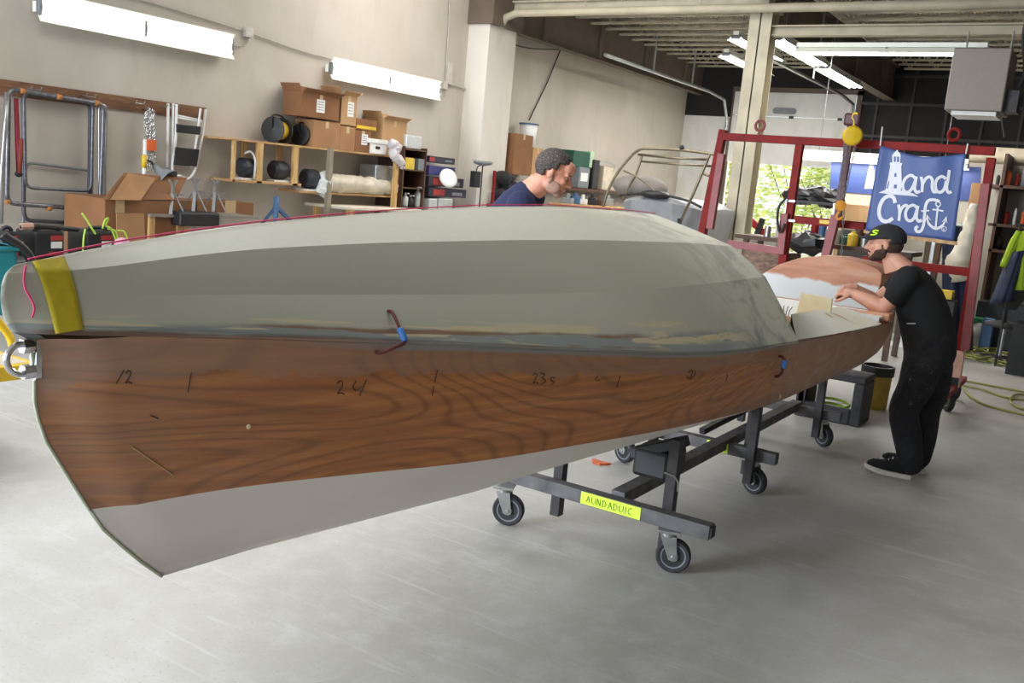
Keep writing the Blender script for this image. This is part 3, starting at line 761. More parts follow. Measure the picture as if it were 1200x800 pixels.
for (x, y) in ((-1.5, 3.85), (-2.07, 3.85), (-1.55, 5.13), (-1.62, 5.3), (-2.15, 5.13), (-1.56, 6.59), (-2.1, 6.59)):
    p_ = post(x, y, .075, min(zb(x, y)-.02, .8))
    if y < 4 and x > -2:
        m = MB(); m.tube([(x-.03, y-.032, .43), (x+.02, y-.034, .425), (x+.04, y-.03, .40), (x+.042, y-.03, .36)], .004, 6); m.build('locking_pin', STEEL, p_)
for y, x0, x1 in ((3.93, -2.1, -1.45), (5.13, -2.15, -1.5), (6.59, -2.1, -1.5)):
    m = MB()
    for s_ in (-1, 1):
        a = Vector((XC+.06*s_, y, zb(XC, y)-.05)); b = Vector((XC+.31*s_, y, zb(XC+.31, y)-.05)); m.bar(a, b, .09, .05)
    m.build('hull_bunk', BLACK, dolly, bevel=.006)
m = MB(); m.lohi((-1.72, 3.88, .36), (-1.54, 4.1, .5)); m.build('padded_block', BLACK, dolly, bevel=.02)
m = MB(); m.bar((-1.9, 5.25, .28), (-1.62, 6.5, .52), .035, .035); m.build('diagonal_brace', IRON, dolly)
TXT = mat('sticker_ink', srgb(70, 104, 26), .6)
def letters(word, org, du, dv, h, parent, material, name='lettering', wd=.13, gap=.95, nrm=None):
    """simple stroke capitals on a flat face"""
    G = {'A': [[(0, 0), (.3, 1), (.6, 0)], [(.12, .4), (.48, .4)]], 'D': [[(0, 0), (0, 1), (.35, .9), (.55, .5), (.35, .1), (0, 0)]], 'U': [[(0, 1), (0, .2), (.3, 0), (.6, .2), (.6, 1)]],
         'P': [[(0, 0), (0, 1), (.45, .95), (.5, .7), (.4, .5), (0, .5)]], 'I': [[(.1, 0), (.1, 1)]], 'C': [[(.55, .85), (.3, 1), (.02, .7), (.02, .3), (.3, 0), (.55, .15)]],
         'N': [[(0, 0), (0, 1), (.5, 0), (.5, 1)]], 'E': [[(.5, 1), (0, 1), (0, 0), (.5, 0)], [(0, .5), (.4, .5)]], 'W': [[(0, 1), (.17, 0), (.33, .7), (.5, 0), (.66, 1)]], 'L': [[(0, 1), (0, 0), (.5, 0)]]}
    m = MB(); du = Vector(du); dv = Vector(dv); x = 0
    nr = du.cross(dv).normalized()
    for ch in word:
        for s_ in G.get(ch, []):
            for a, b in zip(s_, s_[1:]):
                pa = Vector(org)+du*((x+a[0])*h)+dv*(a[1]*h); pb = Vector(org)+du*((x+b[0])*h)+dv*(b[1]*h)
                m.bar(pa, pb, wd*h, .0015, upv=nr.cross((pb-pa).normalized()))
        x += gap if ch != 'I' else .5
    return m.build(name, material, parent)
def sticker(y, x0, x1, parent, word='AUNDADUIC'):
    m = MB(); m.lohi((x0, y-.0345, .204), (x1, y-.0325, .261)); s_ = m.build('lime_sticker', LIME, parent)
    h = .032; letters(word, (x0+.03, y-.0355, .216), (1, 0, 0), (0, 0, 1), h, s_, TXT, gap=(x1-x0-.05)/h/len(word))
sticker(3.79, -1.9, -1.595, b1); sticker(5.2, -1.83, -1.7, b2, 'ADUNC')

# ================================================================== LEFT WALL
def cbox(label, x0, y0, x1, y1, X, dy=None, depth=.35, m_=CARD, tape=True, flaps=False, group='cardboard boxes on the wall shelf', lab=None, cat='box', name='cardboard_box', skew=0):
    """closed carton whose front face (towards +x) spans two pixels on the plane x=X"""
    a = px(x0, y1, X); b = px(x1, y1, X); c = px(x0, y0, X); yl, yh = a.y, b.y; z0 = (a.z+b.z)/2; z1 = px((x0+x1)/2, y0, X).z
    if group == 'cardboard boxes on the wall shelf' and abs(z0-SZ) < .16: z0 = SZ+.001
    t = thing(name, label, cat, (X-depth/2, (yl+yh)/2, z0), 0, group)
    m = MB(); m.lohi((X-depth, yl, z0), (X, yh, z1)); m.build('carton', m_, t, bevel=.004)
    if tape:
        m = MB(); ym = (yl+yh)/2; m.lohi((X-.001, ym-.03, z1-.09), (X+.0015, ym+.03, z1-.002)); m.build('packing_tape', TAPEB, t)
    if lab:
        u0, v0, u1, v1 = lab; m = MB(); m.lohi((X+.0005, yl+(yh-yl)*u0, z0+(z1-z0)*v0), (X+.003, yl+(yh-yl)*u1, z0+(z1-z0)*v1)); q = m.build('paper_label', PAPER, t)
        m = MB()
        for k in range(4):
            zz = z0+(z1-z0)*(v0+(v1-v0)*(.2+.2*k)); m.lohi((X+.003, yl+(yh-yl)*(u0+.1*(u1-u0)), zz), (X+.0036, yl+(yh-yl)*(u1-.15*(u1-u0)), zz+.006))
        q2 = m.build('printed_lines', BLACK, q); q2['kind'] = 'stuff'
    if flaps:
        for (p, q, v) in (((X, yl, z1), (X, yh, z1), (.08, 0, .05)), ((X-depth, yl, z1), (X-depth, yh, z1), (-.03, 0, .1)), ((X-depth, yh, z1), (X, yh, z1), (0, .12, .06)), ((X-depth, yl, z1), (X, yl, z1), (0, -.06, .1))):
            p = Vector(p); q = Vector(q); v = Vector(v); m = MB(); m.poly([p, q, q+v, p+v], (0, 0, .004)); m.build('flap', m_, t)
    return t
def yz(x, y, X): p = px(x, y, X); return p.y, p.z

# hook board
a = px(0, 91.5, WX+.02); b = px(240, 127, WX+.02)
t = thing('hook_board', 'long brown board of hooks screwed to the left wall', 'board', (WX, 6, 2.1))
m = MB(); m.lohi((WX, 3.6, 2.03), (WX+.03, 7.72, 2.18)); m.build('board', BROWNB, t, bevel=.003)
for y in (5.5, 6.1, 6.7, 7.1):
    m = MB(); m.tube([(WX+.03, y, 2.13), (WX+.1, y, 2.12), (WX+.12, y, 2.15)], .006, 6); m.tube([(WX+.03, y+.1, 2.13), (WX+.1, y+.1, 2.12), (WX+.12, y+.1, 2.15)], .006, 6); m.tube([(WX+.1, y, 2.12), (WX+.1, y+.1, 2.12)], .005, 6); m.build('hook', STEEL, t)
# hanging tube frames
def hangframe(label, X, pts, r, m_=ALU, wraps=(), g='bent tube frames hung on the left wall', closed=True):
    P = [px(x, y, X) for x, y in pts]; c = sum(P, Vector())/len(P)
    t = thing('hanging_bimini', label, 'metal frame', (X, c.y, min(p.z for p in P)), 0, g)
    # round the corners
    R_ = []
    n_ = len(P)
    for i in range(n_):
        p = P[i]; a_, b_ = P[i-1], P[(i+1) % n_]
        if not closed and i in (0, n_-1): R_.append(p); continue
        ra = min(.09, (a_-p).length*.4); rb = min(.09, (b_-p).length*.4)
        s0 = p+(a_-p).normalized()*ra; s1 = p+(b_-p).normalized()*rb
        for k in range(5):
            f = k/4; R_.append(s0.lerp(p, f).lerp(p.lerp(s1, f), f))
    m = MB(); m.tube(R_, r, 10, closed=closed); m.build('bent_tube', m_, t, smooth=True)
    for (x0, y0, x1, y1) in wraps:
        m = MB(); m.cyl(px(x0, y0, X), px(x1, y1, X), r*1.12, n=12); m.build('orange_wrap', mat('orange_tape', srgb(184, 120, 62), .7), t, smooth=True)
    return t
X1 = WX+.16
hangframe('large grey tube frame with orange tape wraps hanging from the hooks', X1, [(10, 104), (122, 122), (117, 246), (8, 238)], .024, wraps=[(23, 106, 29, 107.2), (66, 113, 72, 114), (111, 120, 116, 121), (55, 243.5, 60, 244), (103, 247.5, 108, 247.8), (8, 234, 10, 238)])
hangframe('inner grey tube frame hanging inside the orange-taped frame', WX+.1, [(28, 107), (109, 119), (107, 224), (30, 220)], .017)
hangframe('lowest dark tube frame hanging nearest to the wall', WX+.06, [(27, 109), (106, 121), (104, 262), (28, 258)], .02, mat('dark_steel_tube', srgb(84, 84, 92), .45, .5))
hangframe('narrow bent tube hanging behind, low near the floor', WX+.05, [(30, 190), (108, 200), (106, 286), (26, 282)], .015, GREYP)
t = hangframe('bright upright tube pair right of the taped frame', WX+.12, [(116, 122), (125, 123.5), (122, 268), (116, 267)], .012, ALUL)
m = MB(); P = [px(x, y, WX+.22) for x, y in ((8, 108), (6, 150), (2, 200), (1, 262))]; m.tube(P, .022, 8)
single(m, 'bare_tube', ALUL, 'pale greenish tube leaning at the far left picture edge', 'tube', smooth=True)
t = thing('strap_bundle', 'red and purple straps hanging beside the tube frames', 'strap', px(20, 205, WX+.2), 0)
for dx, mm in ((0, RED), (1.6, mat('plum_strap', srgb(140, 48, 84), .7)), (3.4, RED)):
    m = MB(); P = [px(x+dx, y, WX+.2+dx*.006) for x, y in ((17, 115), (18, 140), (19, 170), (20, 204))]; m.tube(P, [.008, .01, .012, .007], 6); m.build('strap', mm, t, smooth=True)
m = MB(); m.ell(px(22, 204, WX+.2), (.03, .04, .03)); m.build('buckle', BLACK, t, smooth=True)
t = thing('strap_bundle', 'rust red sling hung lower beside the dark tube', 'strap', px(24, 200, WX+.24), 0)
m = MB(); m.tube([px(x, y, WX+.24) for x, y in ((25, 162), (24, 180), (23, 203))], [.02, .026, .02], 8); m.build('sling', mat('rust_sling', srgb(120, 48, 32), .8), t, smooth=True)
# chain bundle and pole with flood lamp
t = thing('chain_bundle', 'bundle of galvanised chain hanging from the hook board', 'chain', px(175, 205, WX+.14))
rr = random.Random(5); m = MB()
for s_ in range(9):
    x0 = 170+s_*1.35; top = 127+abs(s_-4)*1.2; bot = 186+rr.uniform(-12, 17); y = top; k = 0
    while y < bot:
        p = px(x0+math.sin(y*.2+s_)*.8, y, WX+.1+.012*(s_ % 3)); R = Matrix.Rotation(k*PI/2+s_, 3, 'Z')
        m.tube([p+R@Vector((.008*math.cos(q), 0, .016*math.sin(q))) for q in np.linspace(0, 2*PI, 7)[:-1]], .0035, 4, closed=True); y += 2.5; k += 1
o = m.build('chain_strands', CHROME, t, fix=False); o['kind'] = 'stuff'
m = MB(); q = px(175, 128, WX+.12); m.tube([(WX+.03, q.y, q.z), (q.x, q.y, q.z)], .01, 6); m.build('chain_hook', STEEL, t)
m = MB(); m.box(px(177, 170, WX+.17), (.05, .1, .12)); m.build('orange_tag', ORANGE, t)
t = thing('white_pole', 'white pole standing by the open carton', 'pole', px(167, 284, WX+.8))
m = MB(); m.cyl(px(169.8, 163, WX+.55), px(166, 300, WX+.55), .018, n=12); m.build('pole', WHITE, t, smooth=True)
m = MB(); c = px(169, 190, WX+.55); m.cyl(c-Vector((0, 0, .06)), c+Vector((0, 0, .08)), .028, n=12); m.build('yellow_tape_wrap', YEL, t, smooth=True)
t = thing('work_lamp', 'grey cone shaped clamp lamp hanging by the white pole', 'lamp', px(186, 200, WX+.5))
c = px(180, 194, WX+.5); d = (px(192, 205, WX+.62)-c).normalized()
m = MB(); m.lathe(c, [(.02, 0), (.035, .03), (.04, .09), (.1, .19), (.125, .23), (.12, .235), (.03, .1)], 20, d); m.build('lamp_shade', GREYP, t, smooth=True)
m = MB(); m.tube([c, c+Vector((0, -.03, .04)), px(171, 187, WX+.5)], .012, 8); m.build('lamp_arm', IRON, t)
# boarding ladder
t = thing('boarding_ladder', 'white folding boarding ladder with black pads hung on the wall', 'ladder', px(218, 205, WX+.12))
for (x, yb) in ((197, 196), (203, 201)):
    m = MB(); m.tube([px(x, 121, WX+.1), px(x-1, yb, WX+.1)], .016, 8); m.build('side_tube', WHITE, t, smooth=True)
m = MB(); m.tube([px(x, y, WX+.12) for x, y in ((207, 122), (206, 160), (202, 195), (205, 205), (212, 206))], .016, 8, sm=4); m.build('side_tube', WHITE, t, smooth=True)
m = MB(); m.tube([px(x, y, WX+.12) for x, y in ((241, 128), (236, 165), (229, 198), (221, 209), (213, 207))], .016, 8, sm=4); m.build('side_tube', WHITE, t, smooth=True)
m = MB(); m.tube([px(x, y, WX+.14) for x, y in ((235, 127), (230, 165), (224, 196))], .014, 8, sm=4); m.build('side_tube', WHITE, t, smooth=True)
for q in ((207, 135, 236, 141), (207, 137.5, 236, 143), ): m = MB(); m.cyl(px(q[0], q[1], WX+.12), px(q[2], q[3], WX+.12), .011, n=8); m.build('rung', WHITE, t, smooth=True)
for (p0, p1, p2, p3) in (((206, 145), (234, 148), (233, 158), (206, 155)), ((205, 172), (232, 175), (229, 195), (203, 193))):
    m = MB(); m.poly([px(*p, WX+.13) for p in (p0, p1, p2, p3)], (.03, 0, 0)); m.build('black_pad', BLACK, t, bevel=.006)
# conduit and junction boxes
def conduit(label, pts, X=WX+.03, r=.011, boxes=()):
    P = [px(x, y, X) for x, y in pts]; t = thing('electrical_conduit', label, 'conduit', P[0], 0)
    m = MB(); m.tube(P, r, 6, sm=3); m.build('conduit', mat('painted_conduit', srgb(176, 170, 160), .6), t, smooth=True)
    for (x, y, w_, h_) in boxes:
        c = px(x, y, X); m = MB(); m.box(c, (.06, w_, h_)); m.build('junction_box', mat('beige_box', srgb(196, 190, 180), .6), t, bevel=.005)
conduit('thin conduit running from the first wall light to the second', [(110, -12), (175, 3), (288, 37), (360, 62), (440, 80), (520, 97), (546, 105)], boxes=[(291, 38, .12, .12)])
conduit('short looped cable below the junction box', [(292, 42), (290, 50), (282, 54), (266, 52)], r=.008)
conduit('vertical conduit dropping beside the pilaster', [(527, -8), (526, 30), (524, 60), (522, 100)], boxes=[(526, 86, .12, .34), (521, 100, .1, .12)])
conduit('short cable from the pilaster conduit to the second light', [(521, 104), (521, 112), (516, 116), (508, 112)], r=.008)

# pine wall shelf
XS = WX+.42
t = thing('wall_shelf', 'pine wall shelf with open bays fixed to the left wall', 'shelf', (XS-.2, 9.2, 1.31))
yl = px(262, 160, XS).y; yh = px(438, 186, XS).y; z1 = px(262, 160.5, XS).z; yb = px(352, 215, XS).y; z0 = px(272, 210, XS).z
SZ = z1
m = MB(); m.lohi((WX, yl, z1-.025), (XS, yh+.9, z1)); m.build('top_board', PINE_Y, t, bevel=.003)
m = MB(); m.lohi((WX, px(272, 210, XS).y, z0-.03), (XS, yb+.02, z0)); m.build('lower_board', PINE_Y, t, bevel=.003)
for x in (281, 305, 347):
    y = px(x, 190, XS).y; m = MB(); m.lohi((XS-.045, y-.045 if x > 290 else y-.1, z0-.03), (XS, y+.045 if x > 290 else y-.06, z1-.025)); m.build('front_post', PINE_Z, t, bevel=.003)
for x in (284, 325):
    y = px(x, 190, WX+.04).y; m = MB(); m.lohi((WX, y, z0), (WX+.04, y+.08, z1-.025)); m.build('rear_post', PINE_Z, t)
# reels on the shelf
def reel(label, x, y, X, rad, wd):
    c = px(x, y, X); c.z = SZ+rad; t = thing('cable_reel', label, 'reel', (c.x, c.y, SZ), 0, 'reels on the pine shelf')
    a = Vector((.25, -.97, 0)).normalized()
    m = MB(); m.lathe(c, [(rad*.35, -wd/2), (rad*.72, -wd/2), (rad*.72, wd/2), (rad*.35, wd/2)], 24, a); m.build('wound_cord', YEL, t, smooth=True)
    for s_ in (-1, 1):
        m = MB(); m.lathe(c+a*(s_*wd/2), [(.0, -.008), (rad*.9, -.012), (rad, -.008), (rad, .012), (rad*.85, .016), (rad*.25, .01), (0, .02)], 24, a); m.build('side_disc', BLACK, t, ang=.5)
    m = MB(); m.tube([c-a*(wd/2)-Vector((0, 0, 0)), c-a*(wd/2+.03)+Vector((0, 0, rad)), c+a*(wd/2+.03)+Vector((0, 0, rad*1.05)), c+a*(wd/2)], .012, 6, sm=4); m.build('carry_handle', BLACK, t, smooth=True)
reel('large black and yellow cord reel, leftmost on the pine shelf', 325, 152, XS-.2, .165, .2)
reel('smaller black and yellow cord reel beside the cartons', 355, 156, XS-.2, .14, .15)
# winches / motors in the bays
def motor(label, x, y, X, zb, R_=.12, fr=True):
    c = px(x, y, X); t = thing('electric_motor', label, 'motor', (c.x, c.y, zb), 0, 'machines in the shelf bays'); c.z = zb+R_+.03
    m = MB(); m.lathe(c-Vector((0, .14, 0)), [(.02, 0), (R_*.7, .01), (R_, .05), (R_, .2), (R_*.8, .24), (R_*.4, .27), (.03, .3)], 20, (0, 1, 0)); m.build('housing', mat('dark_casting', srgb(52, 54, 60), .4, .3), t, ang=.6)
    m = MB(); m.lathe(c+Vector((.0, .1, 0)), [(R_*.6, 0), (R_*.66, .02), (R_*.66, .1), (R_*.4, .13)], 16, (0, 1, 0)); m.build('gear_cover', GREYP, t, ang=.6)
    m = MB(); m.box((c.x, c.y, zb+.012), (.2, .34, .024)); m.build('mounting_plate', WHITE, t, bevel=.004)
    if fr:
        m = MB(); y_ = c.y+.02; m.tube([(c.x+R_, y_, zb+.02), (c.x+R_+.01, y_, zb+R_*2), (c.x+.05, y_, zb+R_*2.9), (c.x-.06, y_, zb+R_*2.7)], .014, 8, sm=4); m.build('white_handle', WHITE, t, smooth=True)
motor('black motor with white hoop handle in the left shelf bay', 289, 195, XS-.15, z0)
motor('black motor with round grey cover in the right shelf bay', 327, 197, XS-.15, z0, .12, False)
z2 = px(365, 224, XS).z
motor('small black motor past the pine bays on the lower shelf', 364, 208, XS-.1, z2, .13, False)
# cartons on the shelf
cbox('big open topped carton, upper left of the carton stack', 353, 111, 397, 139, XS+.02, m_=CARD2, flaps=True, lab=(.38, .25, .6, .8))
cbox('lower left carton with light corner under the big open one', 366, 142, 397, 180, XS, m_=CARD, group=None or 'cardboard boxes on the wall shelf')
cbox('tall upper carton leaning right with papers on its side', 399, 112, 417, 147, XS, m_=CARD3, flaps=True, lab=(.4, .3, .8, .8))
cbox('carton directly below the one with papers', 397, 148, 415, 182, XS, m_=CARD)
cbox('carton with white shipping label left of the white file box', 415, 153, 433, 185, XS, m_=CARD2, lab=(.4, .35, .8, .85))
t = cbox('flat carton with yellow strip on top of the labelled carton', 417, 140, 441, 153, XS, m_=CARD2, tape=False)
m = MB(); m.lohi((XS, t.location.y-.2, t.location.z+.02), (XS+.003, t.location.y+.2, t.location.z+.06)); m.build('yellow_strip', YEL, t)
t = cbox('white cardboard file box with lid on the shelf', 434, 165, 452, 189, XS+.03, m_=PAPER, tape=False, name='file_box')
bb = t.children[0]; m = MB(); yy = [px(433, 165, XS+.03).y, px(453, 165, XS+.03).y]; zt = px(443, 164, XS+.03).z; m.lohi((XS-.34, yy[0]-.02, zt-.05), (XS+.045, yy[1]+.02, zt+.01)); m.build('lid', WHITE, t, bevel=.004)
m = MB(); m.poly(rrect((sum(yy)/2-.05, zt-.13), (sum(yy)/2+.05, zt-.09), .018, lambda a, b: Vector((XS+.031, a, b))), (.003, 0, 0)); m.build('hand_hole', BLACK, t)
cbox('tall open light carton standing at the right end of the shelf', 446, 141, 474, 190, XS, m_=CARD3, flaps=True)
# lower shelf, roll of plastic, posts
m = MB(); ya = px(352, 223, XS).y; yb2 = px(466, 234, XS).y; m.lohi((WX, ya, z2-.03), (XS, yb2, z2))
single(m, 'plank_shelf', PINE_Y, 'lower plank shelf carrying rolled plastic sheeting', 'shelf', bevel=.003)
t = thing('plastic_roll', 'long crumpled roll of plastic sheeting on the lower plank', 'plastic sheeting', (XS-.1, ya+1, z2))
m = MB(); P = [px(x, y, XS-.05) for x, y in ((374, 212), (392, 214), (415, 219), (438, 223), (460, 228))]; rr = random.Random(9)
for p in P: p.z = z2+.12
m.tube(P, [.10, .13, .12, .125, .10], 14, sm=8)
for v in m.bm.verts: v.co += Vector([rr.uniform(-.018, .018) for _ in range(3)])
m.build('sheeting', FILM, t, smooth=True)
m = MB(); c = px(379, 212, XS); c.z = z2+.1; m.ell(c, (.13, .12, .16)); 
for v in m.bm.verts: v.co += Vector([rr.uniform(-.03, .03) for _ in range(3)])
m.build('white_bundle', WHITE, t)
for lbl, (x0, y0, x1, y1), mm in (('weathered slotted post in front of the shelves', (387.5, 174, 385, 252), 'g'), ('pale wooden post at the right end of the lower plank', (464.5, 188, 465, 250), 'p')):
    a = px(x0, y0, XS+.1); b = px(x1, y1, XS+.1); m = MB(); m.lohi((XS+.07, a.y-.035, 0), (XS+.13, a.y+.035, a.z)); single(m, 'upright_post', PINE_Z if mm == 'p' else mat('weathered_wood', srgb(140, 130, 112), .8, stretch=(4, 4, 1)), lbl, 'post', bevel=.003)
# white topped bench below
t = thing('low_bench', 'pale topped bench under the lower plank by the left wall', 'bench', (XS+.1, 11, 0))
zb_ = px(420, 243, XS+.4).z
m = MB(); m.lohi((WX+.05, 9.4, zb_-.04), (XS+.4, 11.05, zb_)); m.build('bench_top', mat('cream_cloth', srgb(206, 198, 180), .8), t, bevel=.01)
for y in (9.5, 10.9):
    for x in (WX+.12, XS+.32): m = MB(); m.lohi((x, y, 0), (x+.07, y+.07, zb_-.04)); m.build('leg', PINE_Z, t)
# rag
t = thing('white_rag', 'white rag hanging over the post end beside the clear tub', 'rag', px(464, 200, XS+.16))
m = MB(); P = [px(x, y, XS+.16) for x, y in ((458, 168), (464, 172), (462, 182), (470, 190), (472, 197))]; m.tube(P, [.06, .08, .07, .055, .03], 10, sm=5)
for v in m.bm.verts: v.co += Vector([rr.uniform(-.02, .02) for _ in range(3)])
m.build('cloth', FABW, t, smooth=True)
# grey sheet bin and cabinet
m = MB(); a = px(441, 193, XS+.02); b = px(462, 225, XS+.02); m.lohi((XS-.3, a.y, b.z), (XS+.02, b.y, a.z)); single(m, 'sheet_metal_bin', STEEL, 'shiny sheet metal bin beside the pale post', 'bin', bevel=.01)
XCb = WX+.5
a = px(475, 171, XCb); b = px(502, 246, XCb); y0_, y1_, zt = a.y, px(500, 180, XCb).y, a.z
t = thing('open_cabinet', 'dark brown open cabinet of shelves near the pilaster', 'cabinet', (XCb-.2, (y0_+y1_)/2, 0))
for y in (y0_, y1_): m = MB(); m.lohi((WX, y-.012, 0), (XCb, y+.012, zt)); m.build('side_panel', DARKW, t)
sh = []
for yy_ in (173, 197, 218, 241): z_ = px(487, yy_+2, XCb).z; sh.append(z_); m = MB(); m.lohi((WX, y0_, z_-.02), (XCb, y1_, z_)); m.build('shelf', DARKW, t)
m = MB(); m.lohi((WX, y0_, 0), (WX+.01, y1_, zt)); m.build('back_panel', DARKW, t)
m = MB(); m.lohi((XCb-.3, y0_+.05, sh[0]), (XCb-.02, y1_-.1, sh[0]+.2)); single(m, 'clear_tub', CLEAR, 'clear plastic tub on top of the dark cabinet', 'tub', bevel=.02)
m = MB(); m.lohi((XCb-.25, y0_+.0+.05, sh[1]), (XCb-.02, y0_+.27, sh[1]+.16)); single(m, 'yellow_box', mat('yellow_card', srgb(206, 180, 60), .7), 'small yellow box on the upper cabinet shelf', 'box', bevel=.003)
m = MB(); m.lohi((XCb-.25, y0_+.36, sh[1]), (XCb-.02, y0_+.52, sh[1]+.17)); single(m, 'grey_tin', GREYP, 'grey tin beside the yellow box in the cabinet', 'tin', bevel=.003)
for k, (fy, h_, lb) in enumerate(((.12, .2, 'short translucent bottle, left in the cabinet'), (.25, .17, 'squat dark filled bottle in the cabinet'), (.42, .3, 'tall pump bottle, right in the cabinet'))):
    t = thing('bottle', lb, 'bottle', (XCb-.1, y0_+.08+fy, sh[3]), 0, 'bottles in the dark cabinet')
    m = L(); m.lathe((0, 0, 0), [(.045, 0), (.05, .02), (.05, h_*.7), (.02, h_*.82), (.018, h_*.9)], 14); m.build('bottle_body', CLEAR if k != 1 else IRON, t, smooth=True)
    m = L(); m.cyl((0, 0, h_*.88), (0, 0, h_), .02, n=10); m.box((.03, 0, h_), (.07, .02, .02)); m.build('cap', WHITE, t)
# printed flat boxes by the pilaster
def pbox(label, x0, y0, x1, y1, X, mm, red):
    t = cbox(label, x0, y0, x1, y1, X, m_=mm, tape=False, group='printed flat boxes beside the pilaster', name='printed_box', depth=.3)
    a = px(x0, y1, X); b = px(x1, y0, X); m = MB(); w_ = b.y-a.y; z_ = t.location.z; hh = px((x0+x1)/2, y0, X).z-z_
    m.lohi((X, a.y+w_*red[0], z_+.02), (X+.003, a.y+w_*red[1], z_+hh-.02)); m.build('printed_panel', BOXRD, t)
    m = MB(); m.lohi((X, a.y+w_*.62, z_+.03), (X+.003, a.y+w_*.9, z_+hh*.6)); m.build('print_block', GREYP, t)
pbox('dark printed flat box with red end, topmost by the pilaster', 503, 184, 533, 191.5, XCb-.1, BOXBL, (0, .2))
pbox('plain blue flat box, second from the top by the pilaster', 502.5, 195, 533, 206, XCb-.1, mat('blue_card', srgb(48, 56, 112), .5), (.0, .01))
pbox('wide printed flat box with red picture, third from the top', 502, 208, 543, 219, XCb-.08, BOXBL, (.12, .4))
pbox('wide printed flat box with red picture, lowest of the four', 502, 221, 546, 231, XCb-.06, BOXBL, (.12, .42))
m = MB(); c = px(525, 209, XCb+.03); m.lathe(c, [(.0, .01), (.1, .012), (.15, .0), (.155, .02), (.1, .03), (0, .03)], 24, (.75, -.4, .35)); single(m, 'white_plate', WHITE, 'round white lid leaning against the printed boxes', 'lid', smooth=True)
for k, (x0, x1) in enumerate(((502, 513), (514, 531))):
    m = MB(); a = px(x0, 247, XCb-.05); b = px(x1, 233, XCb-.05); m.lohi((XCb-.4, a.y, a.z), (XCb-.05, b.y, b.z)); single(m, 'clear_tub', CLEAR, ('clear tub under the printed boxes, left one', 'clear tub under the printed boxes, right one')[k], 'tub', bevel=.015)
m = MB(); m.lohi((WX+.02, 12.0, .9), (XCb+.05, 13.0, px(515, 247, XCb-.05).z-.0)); m.lohi((WX+.05, 12.05, 0), (XCb, 12.1, .9)).lohi((WX+.05, 12.9, 0), (XCb, 12.95, .9)); single(m, 'box_stand', DARKW, 'dark wooden stand holding the printed boxes', 'stand')
# dish on stand at the pilaster
t = thing('pedestal_dish', 'grey dish on a thin stand in front of the pilaster', 'dish stand', (WX+.7, px(566, 190, WX+.7).y, 0))
c = px(566, 191, WX+.7); m = MB(); m.lathe(c, [(.02, -.05), (.14, -.02), (.17, .03), (.155, .03), (.02, -.02)], 20); m.build('dish', GREYP, t, smooth=True)
m = MB(); m.cyl((c.x, c.y, 0), c, .012, n=8); m.lathe((c.x, c.y, 0), [(.16, 0), (.16, .02), (.02, .03)], 20); m.build('stand', IRON, t)
m = MB(); q = px(557, 210, WX+.6); m.box(q, (.1, .16, .26)); m.tube([q+Vector((0, 0, .1)), q+Vector((0, .03, .2)), c-Vector((0, .04, .03))], .01, 6); single(m, 'hanging_meter', BLACK, 'black box hanging below the grey dish', 'box', bevel=.01)

# open carton, jack stands, bench in front of wall
XO = WX+.9
t = thing('open_carton', 'big brown carton with raised flaps standing behind the bow', 'box', (XO, px(170, 260, XO).y, .35))
a = px(122, 296, XO); b = px(206, 296, XO); z_ = px(160, 234, XO).z
m = MB(); m.lohi((XO-.7, a.y, .3), (XO, b.y, z_)); m.build('carton', CARD2, t, bevel=.005)
for pts, mm in (((( 120, 234), (206, 234), (219, 208), (145, 202)), CARD2), (((125, 233), (160, 234), (178, 208), (146, 202)), CARD)):
    P = [px(*p, XO-(.0 if i < 2 else .25)) for i, p in enumerate(pts)]
    if mm is CARD: P = [p+Vector((.06, 0, 0)) for p in P]
    m = MB(); m.poly(P, (.008, 0, 0)); m.build('flap', mm, t)
m = MB(); P = [px(*p, XO+.12) for p in ((136, 250), (168, 250), (170, 290), (136, 290))]; m.poly(P, (.01, 0, 0)); m.build('front_flap', CARD, t)
m = MB(); c = px(141, 240, XO+.004); m.lohi((XO, c.y-.05, z_-.14), (XO+.003, c.y+.05, z_-.01)); m.build('packing_tape', TAPEB, t)
# crate stack carrying stands
t = thing('trestle_bench', 'rough trestle bench under the jack stands', 'bench', (XO, px(230, 268, XO).y, 0))
zt = px(215, 252, XO+.1).z; a = px(173, 252, XO); b = px(300, 252, XO)
m = MB(); m.lohi((XO-.45, a.y, zt-.03), (XO+.05, b.y, zt)); m.build('bench_top', mat('grey_plank', srgb(132, 126, 116), .8), t)
for x in (176, 209, 216, 252): p = px(x, 270, XO); m = MB(); m.lohi((XO-.04, p.y-.035, 0), (XO+.03, p.y+.035, zt-.03)); m.build('leg', PINE_Z, t)
def jackstand(label, x, y, X, zb, m_=None, h_=.3):
    c = px(x, y, X); t = thing('jack_stand', label, 'jack stand', (c.x, c.y, zb), 0, 'jack stands behind the boat'); m_ = m_ or mat('grey_cast_stand', srgb(140, 138, 136), .55, .3)
    m = L()
    for k in range(4):
        q = PI/4+k*PI/2; m.bar((.13*math.cos(q), .13*math.sin(q), 0), (.03*math.cos(q), .03*math.sin(q), h_*.55), .035, .012)
    m.cyl((0, 0, h_*.45), (0, 0, h_*.6), .035, n=12); m.build('base', m_, t)
    m = L(); m.bar((0, 0, h_*.5), (0, 0, h_*.85), .03, .022); m.build('ratchet_bar', m_, t)
    m = L(); m.bar((-.0, -.0, h_*.83), (0, -.05, h_*1.0), .03, .02); m.bar((0, 0, h_*.83), (0, .05, h_*1.0), .03, .02); m.build('saddle', m_, t)
    m = L(); m.bar((.0, .02, h_*.6), (.03, .12, h_*.57), .014, .014); m.build('release_handle', m_, t)
